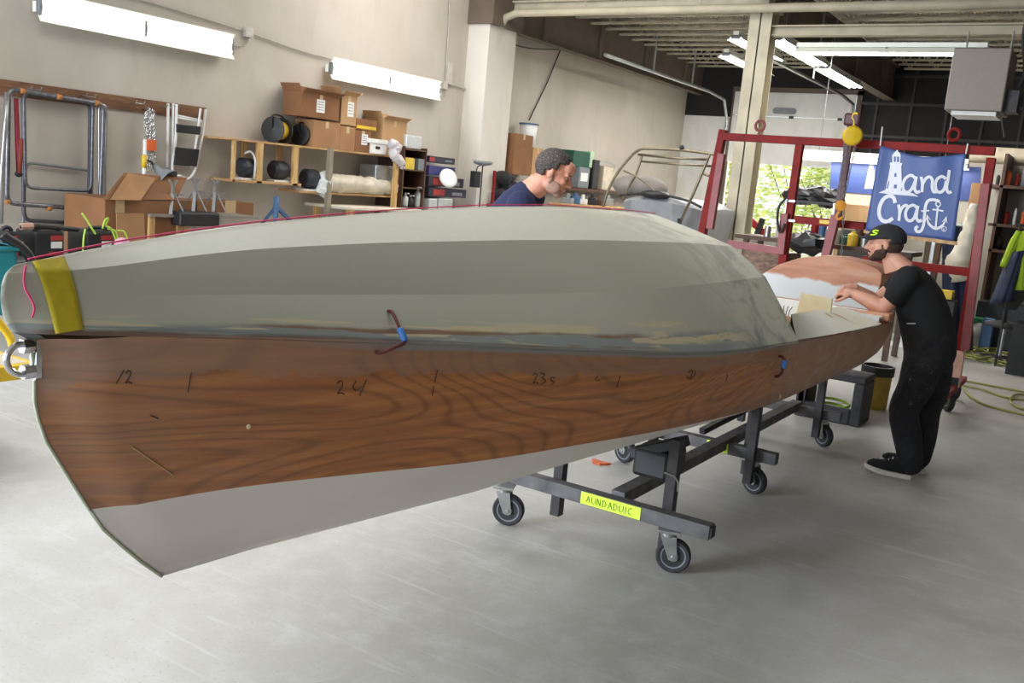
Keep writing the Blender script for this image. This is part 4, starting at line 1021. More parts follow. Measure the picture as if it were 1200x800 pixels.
for i, (x, zz) in enumerate(((202, 0), (228, .04), (251, .04))): jackstand(('grey jack stand, leftmost of three behind the bow', 'grey jack stand in the middle of three', 'grey jack stand, rightmost of three')[i], x, 245, XO-.05, zt+zz, h_=.36)
m = MB(); a = px(212, 252, XO+.16); b = px(258, 262, XO+.16); m.lohi((XO-.2, a.y, a.z-.12), (XO+.16, b.y, zt+.035)); single(m, 'black_tray', BLACK, 'black plastic tray under two jack stands', 'tray', bevel=.02)
t = cbox('long low carton lying against the wall behind the jack stands', 206, 236, 297, 254, WX+.5, m_=CARD2, depth=.4, tape=False, group=None, name='long_carton')
m = MB(); q = px(270, 240, WX+.5); m.lohi((WX+.5, q.y-.08, t.location.z+.0), (WX+.504, q.y+.08, t.location.z+.2)); m.build('packing_tape', TAPEB, t)
t = thing('axle_stand', 'tall blue tripod axle stand behind the boat', 'axle stand', (XO, px(325, 260, XO).y, 0))
c = px(324, 230, XO); 
for (x, y, dx) in ((307, 262, -.1), (322, 262, .25), (343, 262, .0)):
    q = px(x, y, XO+dx); top = Vector((c.x, c.y, c.z-.12)); d_ = (q-top).normalized(); q = top+d_*(top.z/(-d_.z)); m = MB(); m.bar(top, q, .045, .035); m.build('leg', BLUE, t)
m = MB(); m.cyl((c.x, c.y, c.z-.25), c, .035, n=12); m.build('post_tube', BLUE, t, smooth=True)
# battery chargers standing on a bench behind the bow
XB = -7.2
t = thing('machine_bench', 'steel bench carrying the black chargers behind the bow', 'bench', (XB-.2, 4.9, 0))
zt = px(90, 303, XB).z
m = MB(); m.lohi((XB-.5, px(-60, 303, XB).y, zt-.05), (XB+.1, px(160, 303, XB).y, zt)); m.build('bench_top', IRONDUST, t)
for x in (-50, 150):
    p = px(x, 303, XB); m = MB(); m.lohi((XB-.05, p.y-.03, 0), (XB+.01, p.y+.03, zt-.05)); m.build('leg', IRON, t); m = MB(); m.lohi((XB-.45, p.y-.03, 0), (XB-.39, p.y+.03, zt-.05)); m.build('leg', IRON, t)
def charger(label, x0, x1, y0):
    a = px(x0, y0, XB); b = px(x1, y0, XB); h_ = a.z-zt
    t = thing('battery_charger', label, 'charger', (XB-.15, (a.y+b.y)/2, zt), 0, 'black chargers behind the bow')
    m = MB(); m.lohi((XB-.3, a.y, zt), (XB, b.y, zt+h_*.92)); m.build('case', BLACK, t, bevel=.02)
    m = MB(); ya_, yb_ = a.y, b.y; z_ = zt+h_; m.tube([(XB-.05, ya_+.02, z_-.06), (XB-.05, ya_+.04, z_), (XB-.05, yb_-.04, z_), (XB-.05, yb_-.02, z_-.06)], .016, 8, sm=3); m.build('handle', BLACK, t, smooth=True)
    w_ = yb_-ya_
    for (u0, v0, u1, v1, mm) in ((.5, .62, .92, .78, BOXRD), (.52, .36, .9, .58, WHITE), (.45, .12, .95, .24, BOXRD)):
        m = MB(); m.lohi((XB, ya_+w_*u0, zt+h_*v0), (XB+.004, ya_+w_*u1, zt+h_*v1)); m.build('printed_label', mm, t)
charger('black charger with red and white labels, middle of three behind the bow', 42, 76, 268)
charger('black charger with green hoses on it, right of three behind the bow', 103, 134, 268)
charger('black charger at the left picture edge above the teal bin', 2, 22, 268)
m = MB(); P = [px(x, y, XB-.05) for x, y in ((24, 266), (45, 265), (70, 267), (91, 269))]; m.tube(P, .02, 8); t_ = single(m, 'grip_bar', IRON, 'dark round bar lying across the chargers', 'bar', smooth=True)
m = MB(); m.tube([px(x, y, XB-.05) for x, y in ((24, 265.5), (38, 265))], .028, 8); m.build('pale_grip', mat('flesh_rubber', srgb(176, 140, 120), .7), None); g_ = bpy.data.objects['pale_grip']; g_.parent = t_
m = MB(); m.tube([px(x, y, XB+.5) for x, y in ((2, 274), (10, 280), (22, 287), (34, 300), (38, 312))], .035, 10, sm=4); single(m, 'black_hose', BLACK, 'thick curved black hose behind the yellow tape', 'hose', smooth=True)
a = px(-12, 289, XB+.5); b = px(22, 289, XB+.5); m = MB(); m.lohi((XB+.1, a.y, .35), (XB+.5, b.y, a.z)); t = thing('teal_bin', 'teal plastic bin at the left picture edge', 'bin', (XB+.3, (a.y+b.y)/2, .35)); m.build('bin_body', TEAL, t, bevel=.03)
m = MB(); m.lohi((XB+.08, a.y-.02, a.z-.03), (XB+.52, b.y+.02, a.z)); m.build('rim', TEAL, t, bevel=.01)
t = thing('lime_hose', 'lime green hose looped over the right charger', 'hose', px(125, 280, XB+.1))
for pts in (((96, 250), (102, 258), (108, 268), (112, 274)), ((120, 268), (123, 258), (127, 256), (124, 264), (130, 268), (136, 282), (138, 296)), ((126, 268), (134, 270), (138, 280), (140, 298)), ((138, 270), (146, 272), (150, 284), (151, 292)), ((100, 268), (98, 280), (97, 298))):
    m = MB(); m.tube([px(x, y, XB+.08) for x, y in pts], .008, 6, sm=5); m.build('hose_loop', LIMEH, t, smooth=True)
m = MB(); m.ell(px(143, 285, XB+.1), (.05, .07, .05)); single(m, 'pink_rope_ball', mat('pink_white_rope', srgb(206, 150, 170), .8, var=.3, scale=60), 'small ball of pink and white rope by the green hose', 'rope', smooth=True)
# yellow platform left of the bow
t = thing('yellow_platform', 'low yellow edged wooden platform left of the bow', 'platform', (-4.9, 2.4, 0))
A = [px(x, y, -4.6) for x, y in ((-40, 412), (33, 424))]
zt = A[1].z; m = MB(); m.lohi((-5.8, .9, zt-.05), (-4.6, A[1].y, zt)); m.build('platform_deck', mat('pale_ply', srgb(186, 176, 156), .7), t)
m = MB(); m.lohi((-5.8, A[1].y, zt-.06), (-4.6, A[1].y+.03, zt)); m.build('end_rail', YEL, t, bevel=.006); m = MB(); m.lohi((-4.6, .9, zt-.075), (-4.55, A[1].y+.03, zt-.0)); m.build('edge_rail', YEL, t, bevel=.006)
for x in (-5.7, -4.7):
    for y in (1.0, A[1].y-.9): m = MB(); m.lohi((x, y, 0), (x+.06, y+.06, zt-.05)); m.build('leg', IRON, t)
m = MB(); m.tube([px(x, y, -5.0) for x, y in ((-6, 372), (4, 384), (12, 396), (14, 406))], .022, 8, sm=3); single(m, 'yellow_grinder', YEL, 'yellow tool lying on the low platform behind the bow', 'tool', bevel=.01)

# ================================================================== SECOND BAY, LEFT WALL
XD = WX+.6
t = thing('long_workbench', 'long cluttered workbench along the left wall past the pilaster', 'workbench', (XD-.3, 17, 0))
zt = px(700, 222, XD).z; m = MB(); m.lohi((WX+.02, 14.6, zt-.06), (XD+.1, 19.6, zt)); m.build('bench_top', DARKW, t)
m = MB(); m.lohi((WX+.05, 14.7, .15), (XD-.05, 19.5, zt-.06)); m.build('cupboard_base', mat('scuffed_cupboard', srgb(116, 108, 98), .7), t)
t = cbox('tall carton with taped seam standing beside the pilaster', 600, 157, 621, 205, XD-.1, m_=CARD2, group=None, lab=None)
cbox('narrow pale carton between the tall carton and the white bucket', 622, 173, 634, 205, XD-.15, m_=CARD3, group=None)
c = px(626, 172, XD-.15); t = thing('white_bucket', 'white bucket with dark rim on top of the cartons', 'bucket', (c.x-.15, c.y, c.z)); hb = (px(626, 145, XD-.15).z-c.z)
m = L(); m.lathe((0, 0, 0), [(.13, 0), (.165, hb), (.158, hb), (.125, .01)], 20); m.build('bucket_body', WHITE, t, smooth=True)
m = L(); m.lathe((0, 0, hb-.02), [(.16, 0), (.18, 0), (.18, .025), (.165, .025)], 20); m.build('rim', BLUE, t)
m = MB(); m.tube([px(x, y, WX+.03) for x, y in ((657, 58), (642, 95), (620, 141))], .012, 6); single(m, 'leaning_rod', IRON, 'thin dark rod slanting down the wall to the white bucket', 'rod')
m = MB(); m.tube([px(x, y, WX+.08) for x, y in ((592, 46), (605, 53), (625, 57), (655, 58))], .012, 6, sm=4); single(m, 'wall_cable', IRON, 'dark cable drooping below the wall girder', 'cable')
t = cbox('dark green box with pale end on the long workbench', 671, 177, 690, 196, XD-.1, m_=GREENB, tape=False, group=None, name='green_box'); 
m = MB(); a = px(690.5, 196, XD-.1); b = px(697, 178, XD-.1); m.lohi((XD-.3, a.y, a.z), (XD-.1, b.y, b.z)); single(m, 'mint_board', mat('mint_card', srgb(168, 196, 166), .6), 'pale mint panel beside the dark green box', 'panel')
for (lb, x0, y0, x1, y1, mm, nm) in (('grey jug with a white label below the green box', 678, 197, 692, 216, GREYP, 'grey_jug'), ('black machine with wire guard on the workbench', 694, 188, 704, 217, IRON, 'black_machine'), ('cream box beside the black machine', 706, 196, 722, 219, mat('cream_box', srgb(198, 186, 166), .7), 'cream_box')):
    a = px(x0, y1, XD-.05); b = px(x1, y0, XD-.05); m = MB(); m.lohi((XD-.3, a.y, zt), (XD-.05, b.y, b.z)); single(m, nm, mm, lb, 'box' if 'box' in nm else 'machine' if 'machine' in nm else 'jug', bevel=.02)
m = MB(); m.lohi((XD-.05, px(680, 212, XD-.05).y, px(680, 212, XD-.05).z), (XD-.045, px(688, 212, XD-.05).y, px(688, 203, XD-.05).z)); o = m.build('white_label', WHITE, None); o.parent = bpy.data.objects['grey_jug']
m = MB(); m.tube([px(x, y, XD) for x, y in ((704, 200), (703, 190), (712, 190), (720, 194), (719, 202))], .01, 6, sm=4); single(m, 'wire_guard', STEEL, 'bent wire guard over the cream box on the workbench', 'guard')
rr = random.Random(21)
cols = [('grey', GREYP), ('blue', BLUE), ('white', WHITE), ('black', BLACK), ('brown', DARKW), ('silver', STEEL)]
for k, x in enumerate((666, 674, 683, 694, 702, 713)):
    c = px(x, 233, XD+.45); c.z = px(690, 236, XD+.45).z-.06+.05+.02*(k % 2); nmc, mm = cols[k]
    m = MB(); m.box((c.x, c.y, c.z), (.16, .2, .1+.04*(k % 2)), rz=rr.uniform(0, 1)); m.cyl((c.x, c.y, c.z+.02), (c.x, c.y, c.z+.13), .035, n=10)
    single(m, 'workbench_tool', mm, f'{nmc} tool lying on the near bench behind the bent man, {["leftmost","second","third","fourth","fifth","rightmost"][k]} in the row', 'tool', bevel=.01)
t = thing('low_table', 'low table of tools behind the bent man', 'table', (XD+.45, 15.5, 0)); z_ = px(690, 236, XD+.45).z-.06
m = MB(); m.lohi((XD+.25, px(655, 230, XD+.45).y, z_-.03), (XD+.65, px(722, 230, XD+.45).y, z_)); m.build('table_top', PINE_Y, t)
for x in (657, 718): p = px(x, 230, XD+.45); m = MB(); m.lohi((XD+.4, p.y-.03, 0), (XD+.46, p.y+.03, z_-.03)); m.build('leg', PINE_Z, t)
# dark coiled pile left of the cartons
t = thing('coat_pile', 'dark heap of jackets on a red rail beside the pilaster', 'clothes', (XD, px(590, 230, XD).y, 0)); m = MB()
for k in range(14): c = px(rr.uniform(584, 604), rr.uniform(207, 236), XD-.05); m.ell(c, (rr.uniform(.08, .16), rr.uniform(.1, .2), rr.uniform(.06, .13)), n=8)
m.build('jackets', mat('dark_cloth', srgb(40, 38, 40), .9, var=.4), t, smooth=True); m = MB(); p = px(580, 200, XD+.1); m.lohi((XD+.08, p.y-.02, 0), (XD+.12, p.y+.02, p.z)); m.build('red_rail', RED, t)
m = MB(); p = px(596, 240, XD); m.lohi((WX+.1, p.y-.4, 0), (XD-.1, p.y+.4, p.z)); m.build('crate', DARKW, t)

# ---- grey boat with a folding tube frame
YB = 12.0
t = thing('grey_boat', 'small grey boat under a tube top frame beyond the main boat', 'boat', py(770, 262, YB))
prof = [(714, 236), (726, 230), (742, 228), (765, 228), (790, 232), (808, 237), (822, 244)]
rows = []
for k, (x, y) in enumerate(prof):
    p = py(x, y, YB); w_ = [.25, .75, .95, 1.0, .95, .8, .5][k]; h_ = p.z-.55; r_ = []
    for f in np.linspace(0, 1, 9):
        a = f*PI; r_.append(Vector((p.x, YB+.9-math.cos(a)*w_, p.z-(0 if 0 < f < 1 else .02)-.0+.05*math.sin(a)-.05)))
    low = [Vector((q.x+(0 if 1 < k < 5 else (.1 if k < 3 else -.1)), YB+.9+(q.y-YB-.9)*.75, .75)) for q in r_]
    rows.append(low[:1]+r_+low[-1:])
m = MB(); m.grid(rows); m.face([Vector(p) for p in rows[0]]); m.face([Vector(p) for p in rows[-1]]); m.build('hull', mat('grey_gelcoat', srgb(150, 152, 156), .4, var=.1), t, smooth=False)
m = MB(); m.tube([py(x, y-1, YB) for x, y in prof[1:]], .02, 6, sm=3); m.build('rub_rail', IRON, t, smooth=True)
m = MB(); m.ell(py(768, 228, YB), (.22, .2, .06)); m.build('dark_cleat_bag', BLACK, t, smooth=True)
m = MB(); m.ell(py(750, 219, YB+1.2), (.45, .3, .18)); m.build('grey_cover', mat('grey_cover', srgb(128, 122, 116), .8), t, smooth=True)
m = MB(); m.lohi((-6.2, YB+.3, 0), (-4.6, YB+1.5, .12)); m.build('cradle', PINE_Y, t)
for x in (-6.0, -4.9): m = MB(); m.lohi((x, YB+.4, .12), (x+.1, YB+1.4, .8)); m.build('cradle_post', PINE_Z, t)
t = thing('bimini_top', 'folding bronze tube boat top frame standing over the grey boat', 'boat frame', py(770, 240, YB-.1))
def tt(pts, r=.018, y=YB-.1, sm=5, nm='frame_tube', mm=BRONZE): m = MB(); m.tube([py(*p[:2], y+(p[2] if len(p) > 2 else 0)) for p in pts], r, 8, sm=sm); return m.build(nm, mm, t, smooth=True)
tt([(707, 242), (712, 225), (722, 205), (737, 186), (748, 176), (760, 174), (800, 176), (832, 180), (840, 182)], .02)
tt([(753, 181, .9), (745, 205, .9), (735, 222, .9), (729, 234, .9)], .018)
tt([(748, 181), (790, 185), (830, 187)], .016, sm=0); tt([(750, 189, .9), (790, 192, .9), (838, 195, .9)], .016, sm=0)
tt([(832, 180), (828, 190), (822, 204), (812, 228), (797, 261)], .02, sm=0); tt([(822, 203), (834, 207)], .016, sm=0)
tt([(731, 200), (744, 206), (756, 214), (767, 224)], .012); tt([(744, 206), (738, 216), (733, 228)], .014)
m = MB(); m.cyl(py(796, 256, YB-.1), py(796.5, 263, YB-.1), .03, n=8); m.build('foot_cap', BLACK, t); m = MB(); m.ell(py(799, 173, YB-.1), .035); m.build('top_knob', BLACK, t)

# ================================================================== RED GANTRY
YG = 8.95
g = thing('red_gantry', 'red steel rolling gantry frame behind the leaning man', 'gantry', (-2.3, YG, 0))
def gp(x, y, Y=YG): return py(x, y, Y)
def steel(pts, w_, nm, mm=RED, d=.07): m = MB(); m.bar(pts[0], pts[1], d, w_, upv=(0, 1, 0)); return m.build(nm, mm, g, bevel=.004)
ztop = gp(1160, 177).z; xr = gp(1160, 177).x; xl = gp(847, 155).x
steel([(xl-.03, YG, ztop), (xr+.04, YG, ztop)], .085, 'top_beam')
a = gp(1162, 185); b = gp(1124, 418); steel([a, Vector((b.x, YG, b.z))], .09, 'leg')
a2 = gp(1155, 215, YG-.08); b2 = gp(1131, 410, YG-.08); steel([a2, b2], .06, 'leg_sleeve', REDF)
fb = Vector((b.x, YG, 0)); 
m = MB(); m.lohi((b.x-.055, YG-.05, .22), (b.x+.04, YG+.05, b.z+.06)); m.build('peach_foot', PEACH, g, bevel=.004)
m = MB(); m.lohi((b.x-.06, YG-.055, .2), (b.x+.035, YG+.055, .31)); m.build('black_foot_band', BLACK, g)
m = MB(); m.lohi((b.x-.04, YG-.6, .19), (b.x+.03, YG+.6, .24)); m.build('base_rail', RED, g)
caster(b.x-.02, YG-.03, .5, g, .1, .05, .2, IRON); caster(b.x-.06, YG+.62, .5, g, .1, .05, .2, IRON)
a = gp(848, 152); b = gp(824, 268); steel([a, b], .08, 'leg'); m = MB(); zb_ = b.z; m.bar(b, (b.x, YG, .2), .07, .08, upv=(0, 1, 0)); m.build('leg_lower', RED, g)
a = gp(846, 180, YG-.08); b = gp(832, 268, YG-.08); steel([a, b], .06, 'leg_sleeve', REDF)
m = MB(); m.lohi((gp(824, 268).x-.04, YG-.6, .19), (gp(824, 268).x+.03, YG+.6, .24)); m.build('base_rail', RED, g)
for dy in (-.5, .55): caster(gp(824, 268).x, YG+dy, .3, g, .1, .05, .2, IRON)
a = gp(938, 166); b = gp(919, 297); steel([a, b], .075, 'middle_leg'); a = gp(920, 250, YG-.06); b = gp(915, 298, YG-.06); steel([a, b], .06, 'leg_sleeve', REDF)
m = MB(); m.bar(gp(919, 297), gp(919, 297)*1-Vector((.02, 0, gp(919, 297).z-.2)), .07, .075, upv=(0, 1, 0)); m.build('leg_lower', RED, g)
a = gp(932, 257); b = gp(1014, 265); steel([a, b], .09, 'cross_beam'); 
m = MB(); q = gp(966, 260, YG-.055); m.box(q, (.09, .004, .035)); m.build('yellow_sticker', YEL, g)
a = gp(853, 285); b = gp(921, 295); steel([a, b], .07, 'low_rail', REDF)
a = gp(1088, 313); b = gp(1138, 319); steel([(gp(1010, 313).x, YG, a.z), (b.x, YG, b.z)], .085, 'cross_beam')
a = gp(980, 252, YG-.2); b = gp(968, 300, YG-.2); m = MB(); m.bar(a, b, .07, .09, upv=(0, 1, 0)); m.bar(b, (b.x-.03, b.y, .1), .06, .06, upv=(0, 1, 0)); m.build('front_strut', REDF, g)
for x in (890, 1117):
    q = gp(x, 153 if x < 1000 else 164); m = MB(); m.tube([q+Vector((.045*math.cos(u), 0, .05*math.sin(u)+.045)) for u in np.linspace(0, 2*PI, 13)[:-1]], .014, 8, closed=True); m.build('lifting_eye', RED if x > 1000 else REDF, g)
for x, y in ((905, 250), (923, 235), (923, 258)):
    if x > 910: m = MB(); m.box(gp(x, y, YG-.04), (.15, .05, .02)); m.build('clamp_plate', STEEL, g)
# cord bundle on the middle leg
m = MB(); m.tube([gp(x, y, YG-.12) for x, y in ((921, 232), (913, 242), (911, 258), (914, 272), (920, 262))], .012, 6, sm=4); single(m, 'extension_cable', BLACK, 'black cord looped beside the middle red leg', 'cord', smooth=True)
# hoist
t = thing('chain_hoist', 'yellow chain hoist on a lifting arm hanging in front of the gantry', 'hoist', gp(990, 230, YG-.4))
YH = YG-.3
m = MB(); c = gp(999, 159, YH); ax = Vector((.4, -.9, 0)).normalized(); m.lathe(c-ax*.05, [(.02, 0), (.075, .01), (.085, .03), (.085, .07), (.07, .09), (.03, .1)], 24, ax); m.build('hoist_body', YEL, t, ang=.6)
m = MB(); m.tube([c+Vector((0, 0, .08)), c+Vector((-.005, 0, .13)), c+Vector((-.025, 0, .155)), c+Vector((-.012, 0, .19)), c+Vector((.02, 0, .185))], .012, 8, sm=4); m.build('hook', YEL, t, smooth=True)
def chain(p, q, nm='load_chain'):
    p = Vector(p); q = Vector(q); n_ = int((q-p).length/.03); m = MB(); d = (q-p).normalized(); x = Vector((0, 1, 0)).cross(d).normalized(); y = d.cross(x)
    for i in range(n_):
        cc = p.lerp(q, (i+.5)/n_); u = x if i % 2 else y
        m.tube([cc+u*(.009*math.cos(a))+d*(.019*math.sin(a)) for a in np.linspace(0, 2*PI, 7)[:-1]], .0035, 4, closed=True)
    o = m.build(nm, STEEL, t, fix=False); o['kind'] = 'stuff'; return o
chain(c+Vector((-.06, 0, -.06)), gp(984, 238, YH)); chain(c+Vector((.04, 0, -.06)), gp(989, 232, YH)); chain(gp(989, 246, YH), gp(986, 300, YH))
m = MB(); cc = gp(985, 241, YH); m.lathe(cc-ax*.03, [(.01, 0), (.045, .005), (.05, .03), (.045, .055), (.01, .06)], 18, ax); m.tube([cc-Vector((0, 0, .05)), cc-Vector((.02, 0, .09)), cc-Vector((0, 0, .12)), cc-Vector((-.03, 0, .1))], .012, 8, sm=3); m.build('lower_hook_block', mat('orange_yellow', srgb(206, 140, 40), .5), t, ang=.6)
m = MB(); m.bar(gp(999, 140, YH+.09), gp(981, 258, YH+.09), .06, .05, upv=(0, 1, 0)); m.build('lifting_arm', mat('dark_maroon', srgb(78, 36, 44), .5), t)
m = MB(); q = gp(999, 140, YH+.02); m.box(q, (.14, .06, .11)); m.build('arm_head', mat('dark_maroon', srgb(78, 36, 44), .5), t, bevel=.02)

# ---- banner
YN = YG-.075
z8 = lambda x, y: (820+x/3.158, 120+y/3.158)
def bp(x, y, off=0.): p = py(*z8(x, y), YN); 
def bpt(x, y, off=0.):
    p = py(*z8(x, y), YN); return p+Vector((0, -off, 0))
t = thing('banner', 'blue hanging banner with white lighthouse, lettering and anchor', 'banner', bpt(800, 340))
TL, TR, BR, BL = (668, 160), (985, 190), (940, 512), (612, 474)
def bsurf(u, v):   # u across, v down
    x = (TL[0]*(1-u)+TR[0]*u)*(1-v)+(BL[0]*(1-u)+BR[0]*u)*v; y = (TL[1]*(1-u)+TR[1]*u)*(1-v)+(BL[1]*(1-u)+BR[1]*u)*v
    y += 26*math.sin(PI*u)**1.3*(1-v)**5; return x, y
def wob(u, v): return .02*math.sin(PI*u)*(1-v)*math.sin(7*u+3*v)+.008*math.sin(16*u-2*v)*(1-v)
rows = []
for j in range(25):
    rows.append([bpt(*bsurf(i/24, j/24))+Vector((0, wob(i/24, j/24), 0)) for i in range(25)])
m = MB(); m.grid(rows); o = m.build('banner_cloth', BLUEV, t, smooth=True); s_ = o.modifiers.new('s', 'SOLIDIFY'); s_.thickness = .0015; s_.offset = 1
bcl = o
def inv(x, y):   # approximate u, v of a point of the banner drawing
    u, v = .5, .5
    for _ in range(25):
        X, Y = bsurf(u, v); u += (x-X)/330; v += (y-Y)/320
    return u, v
def inkpt(x, y): u, v = inv(x, y); return bpt(x, y, .006)+Vector((0, wob(min(1, max(0, u)), min(1, max(0, v))), 0))
def ink(pts, w_, sm=6, name='white_lettering', wt=None):
    P = smooth_path([(x, y, 0) for x, y in pts], sm) if sm else [Vector((x, y, 0)) for x, y in pts]
    n_ = len(P); V = []
    for i, p in enumerate(P):
        d = (P[min(i+1, n_-1)]-P[max(i-1, 0)]).normalized(); nn = Vector((-d.y, d.x, 0)); ww = w_ if wt is None else w_*float(np.interp(i/(n_-1), np.linspace(0, 1, len(wt)), wt))
        V.append([inkpt(*(p+nn*ww/2).xy), inkpt(*(p-nn*ww/2).xy)])
    return V
LT = MB(); depth_i = [0]
def addink(*a, **k):
    V = ink(*a, **k); depth_i[0] += 1; o_ = Vector((0, -.0002*depth_i[0], 0)); LT.grid([[p+o_ for p in r] for r in V])
# 'and'
addink([(802, 285), (785, 270), (764, 280), (753, 303), (757, 326), (772, 332), (787, 318), (799, 290)], 11)
addink([(803, 274), (799, 300), (797, 320), (804, 333), (816, 328)], 11)
addink([(820, 275), (825, 300), (823, 332)], 11); addink([(825, 305), (838, 282), (853, 276), (862, 288), (861, 312), (866, 330), (878, 330)], 11)
addink([(912, 283), (897, 274), (880, 284), (873, 305), (878, 327), (893, 332), (906, 318), (913, 290)], 11); addink([(924, 250), (919, 285), (914, 315), (920, 333), (932, 330)], 11)
# 'Craft'
addink([(724, 372), (718, 352), (700, 346), (680, 358), (667, 385), (665, 415), (676, 436), (696, 440), (716, 428)], 14)
addink([(737, 378), (741, 405), (738, 438)], 11); addink([(741, 410), (750, 390), (765, 380), (773, 390)], 11)
addink([(806, 392), (792, 380), (773, 388), (763, 408), (767, 432), (782, 438), (795, 425), (804, 398)], 11); addink([(808, 382), (804, 408), (803, 428), (812, 440), (822, 434)], 11)
addink([(888, 366), (866, 360), (846, 364), (836, 385), (832, 420), (829, 452), (820, 474), (806, 478), (799, 466), (808, 458)], 11); addink([(820, 402), (850, 400)], 6)
# anchor
addink([(883+9*math.cos(a), 376+9*math.sin(a)) for a in np.linspace(0, 2*PI, 13)], 5, sm=0); addink([(882, 386), (878, 420), (874, 462)], 7); addink([(862, 396), (882, 398), (902, 402)], 6)
addink([(842, 422), (848, 448), (873, 466), (898, 456), (912, 432)], 9, wt=[.4, 1, 1.2, 1, .4]); addink([(836, 440), (842, 418), (856, 436)], 6, sm=0, wt=[.3, 1.6, .3]); addink([(898, 442), (913, 425), (916, 446)], 6, sm=0, wt=[.3, 1.6, .3])
addink([(905+9*math.cos(a), 468+9*math.sin(a)) for a in np.linspace(0, 2*PI, 13)], 2.5, sm=0); addink([(902, 474), (903, 463), (908, 465), (903, 469), (908, 474)], 2, sm=0)
LT.build('white_lettering', INKW, t, fix=False)
LH = MB()
def inkpoly(P, off, M_=LH):
    q = [inkpt(x, y)+Vector((0, -off, 0)) for x, y in P]; M_.face(q)
inkpoly([(706, 228), (746, 230), (749, 300), (745, 334), (685, 334), (695, 290)], .002); inkpoly([(704, 222), (750, 224), (748, 234), (703, 232)], .0025); inkpoly([(712, 192), (744, 194), (742, 224), (712, 222)], .003)
inkpoly([(714, 194), (720, 184), (726, 181), (727, 176), (733, 176), (734, 182), (740, 186), (744, 196)], .0035)
inkpoly([(662, 334), (700, 318), (748, 326), (790, 336), (812, 349), (770, 345), (710, 340)], .004)
LH.build('white_lighthouse', INKW, t, fix=False)
LB = MB()
for P in (((718, 200), (726, 200), (726, 220), (718, 219)), ((730, 200), (738, 201), (738, 221), (730, 220)), ((721, 262), (728, 262), (729, 275), (720, 275)), ((720, 304), (730, 304), (730, 318), (719, 318)), ((690, 318), (700, 290), (703, 290), (696, 318))): inkpoly(P, .006, LB)
LB.build('lighthouse_windows', BLUEV, t, fix=False)
m = MB(); m.bar(bpt(606, 476)+Vector((0, .012, 0)), bpt(952, 522)+Vector((0, .012, 0)), .02, .03); m.build('bottom_batten', PINE_Y, t)
for (x0, y0, x1, y1) in ((668, 160, 676, 90), (985, 190, 992, 152)):
    m = MB(); m.tube([bpt(x0, y0), bpt(x1, y1)], .006, 6); m.build('hanging_tie', WHITE, t)
# second banner farther back on the partition
YB2 = PYW-.012
def b2(x, y): return py(x, y, YB2)
t = thing('banner', 'smaller darker blue banner with a white lighthouse, behind the yellow hoist', 'banner', b2(1005, 210))
m = MB(); m.poly([b2(974, 188), b2(1150, 196), b2(1146, 236), b2(972, 224)], (0, .01, 0)); m.build('banner_cloth', BLUEV2, t)
m = MB(); m.poly([b2(1018, 198), b2(1024, 198), b2(1026, 221), b2(1013, 221)], (0, -.006, 0)); m.poly([b2(1019, 194), b2(1023, 194), b2(1023.5, 199), b2(1018.5, 199)], (0, -.006, 0)); m.build('white_lighthouse', INKW, t)

# ================================================================== PEOPLE
SKIN1 = mat('light_skin', srgb(196, 142, 118), .5, var=.08, scale=12); SKIN2 = mat('ruddy_skin', srgb(206, 142, 118), .5, var=.1, scale=12)
TEE = mat('black_cotton', srgb(17, 17, 19), .9, var=.25, scale=10, bump=.3); TROU = mat('worn_black_cloth', srgb(18, 18, 21), .9, var=.3, scale=8, bump=.3)
def m_trous():
    m = bpy.data.materials.new('dusty_work_trousers'); n = NB(m); o = n.coord(); S = n.sep(o)
    a = n.noise(o, 9, 4); b = n.noise(o, 70, 3, .2)
    z = n.ramp(S[2], [(.42, 0.), (.52, 1.), (.72, .8), (.82, 0.)])
    f = n.math('MULTIPLY', n.math('MULTIPLY', n.ramp(b, [(.64, 0.), (.72, .8)]), n.ramp(a, [(.52, 0.), (.62, 1.)])), z)
    n.out(n.mix(f, n.ramp(a, [(.3, srgb(14, 14, 17)), (.7, srgb(26, 26, 30))]), srgb(130, 126, 122)), .9); n.bump(n.noise(o, 5, 4, 1.2), .9, .05); return m
TROU = m_trous()
NAVY = mat('navy_cotton', srgb(27, 33, 66), .9, var=.15, scale=8, bump=.2)
def remesh(o, vox, sm=6, f=.5):
    r = o.modifiers.new('remesh', 'REMESH'); r.mode = 'VOXEL'; r.voxel_size = vox; r.use_smooth_shade = True
    s_ = o.modifiers.new('smooth', 'SMOOTH'); s_.iterations = sm; s_.factor = f; return o
def limb(m, P, R, n=14, sm=3):
    m.tube(P, R, n, sm=sm); 
    for p, r in ((P[0], R[0]), (P[-1], R[-1])): m.ell(p, r*.98, n=12)
def loft(m, secs, n=20):
    """secs: (centre, u vector, v vector)"""
    rings = [[m.bm.verts.new(Vector(c)+Vector(u)*math.cos(2*PI*k/n)+Vector(v)*math.sin(2*PI*k/n)) for k in range(n)] for c, u, v in secs]
    for A, B in zip(rings, rings[1:]):
        for k in range(n): m.bm.faces.new((A[k], A[(k+1) % n], B[(k+1) % n], B[k]))
    m.bm.faces.new(rings[0][::-1]); m.bm.faces.new(rings[-1])
def frame(f_, up_=(0, 0, 1)):
    f_ = Vector(f_).normalized(); l_ = Vector(up_).cross(f_).normalized(); u_ = f_.cross(l_)
    return Matrix((f_, l_, u_)).transposed()     # columns forward, left, up
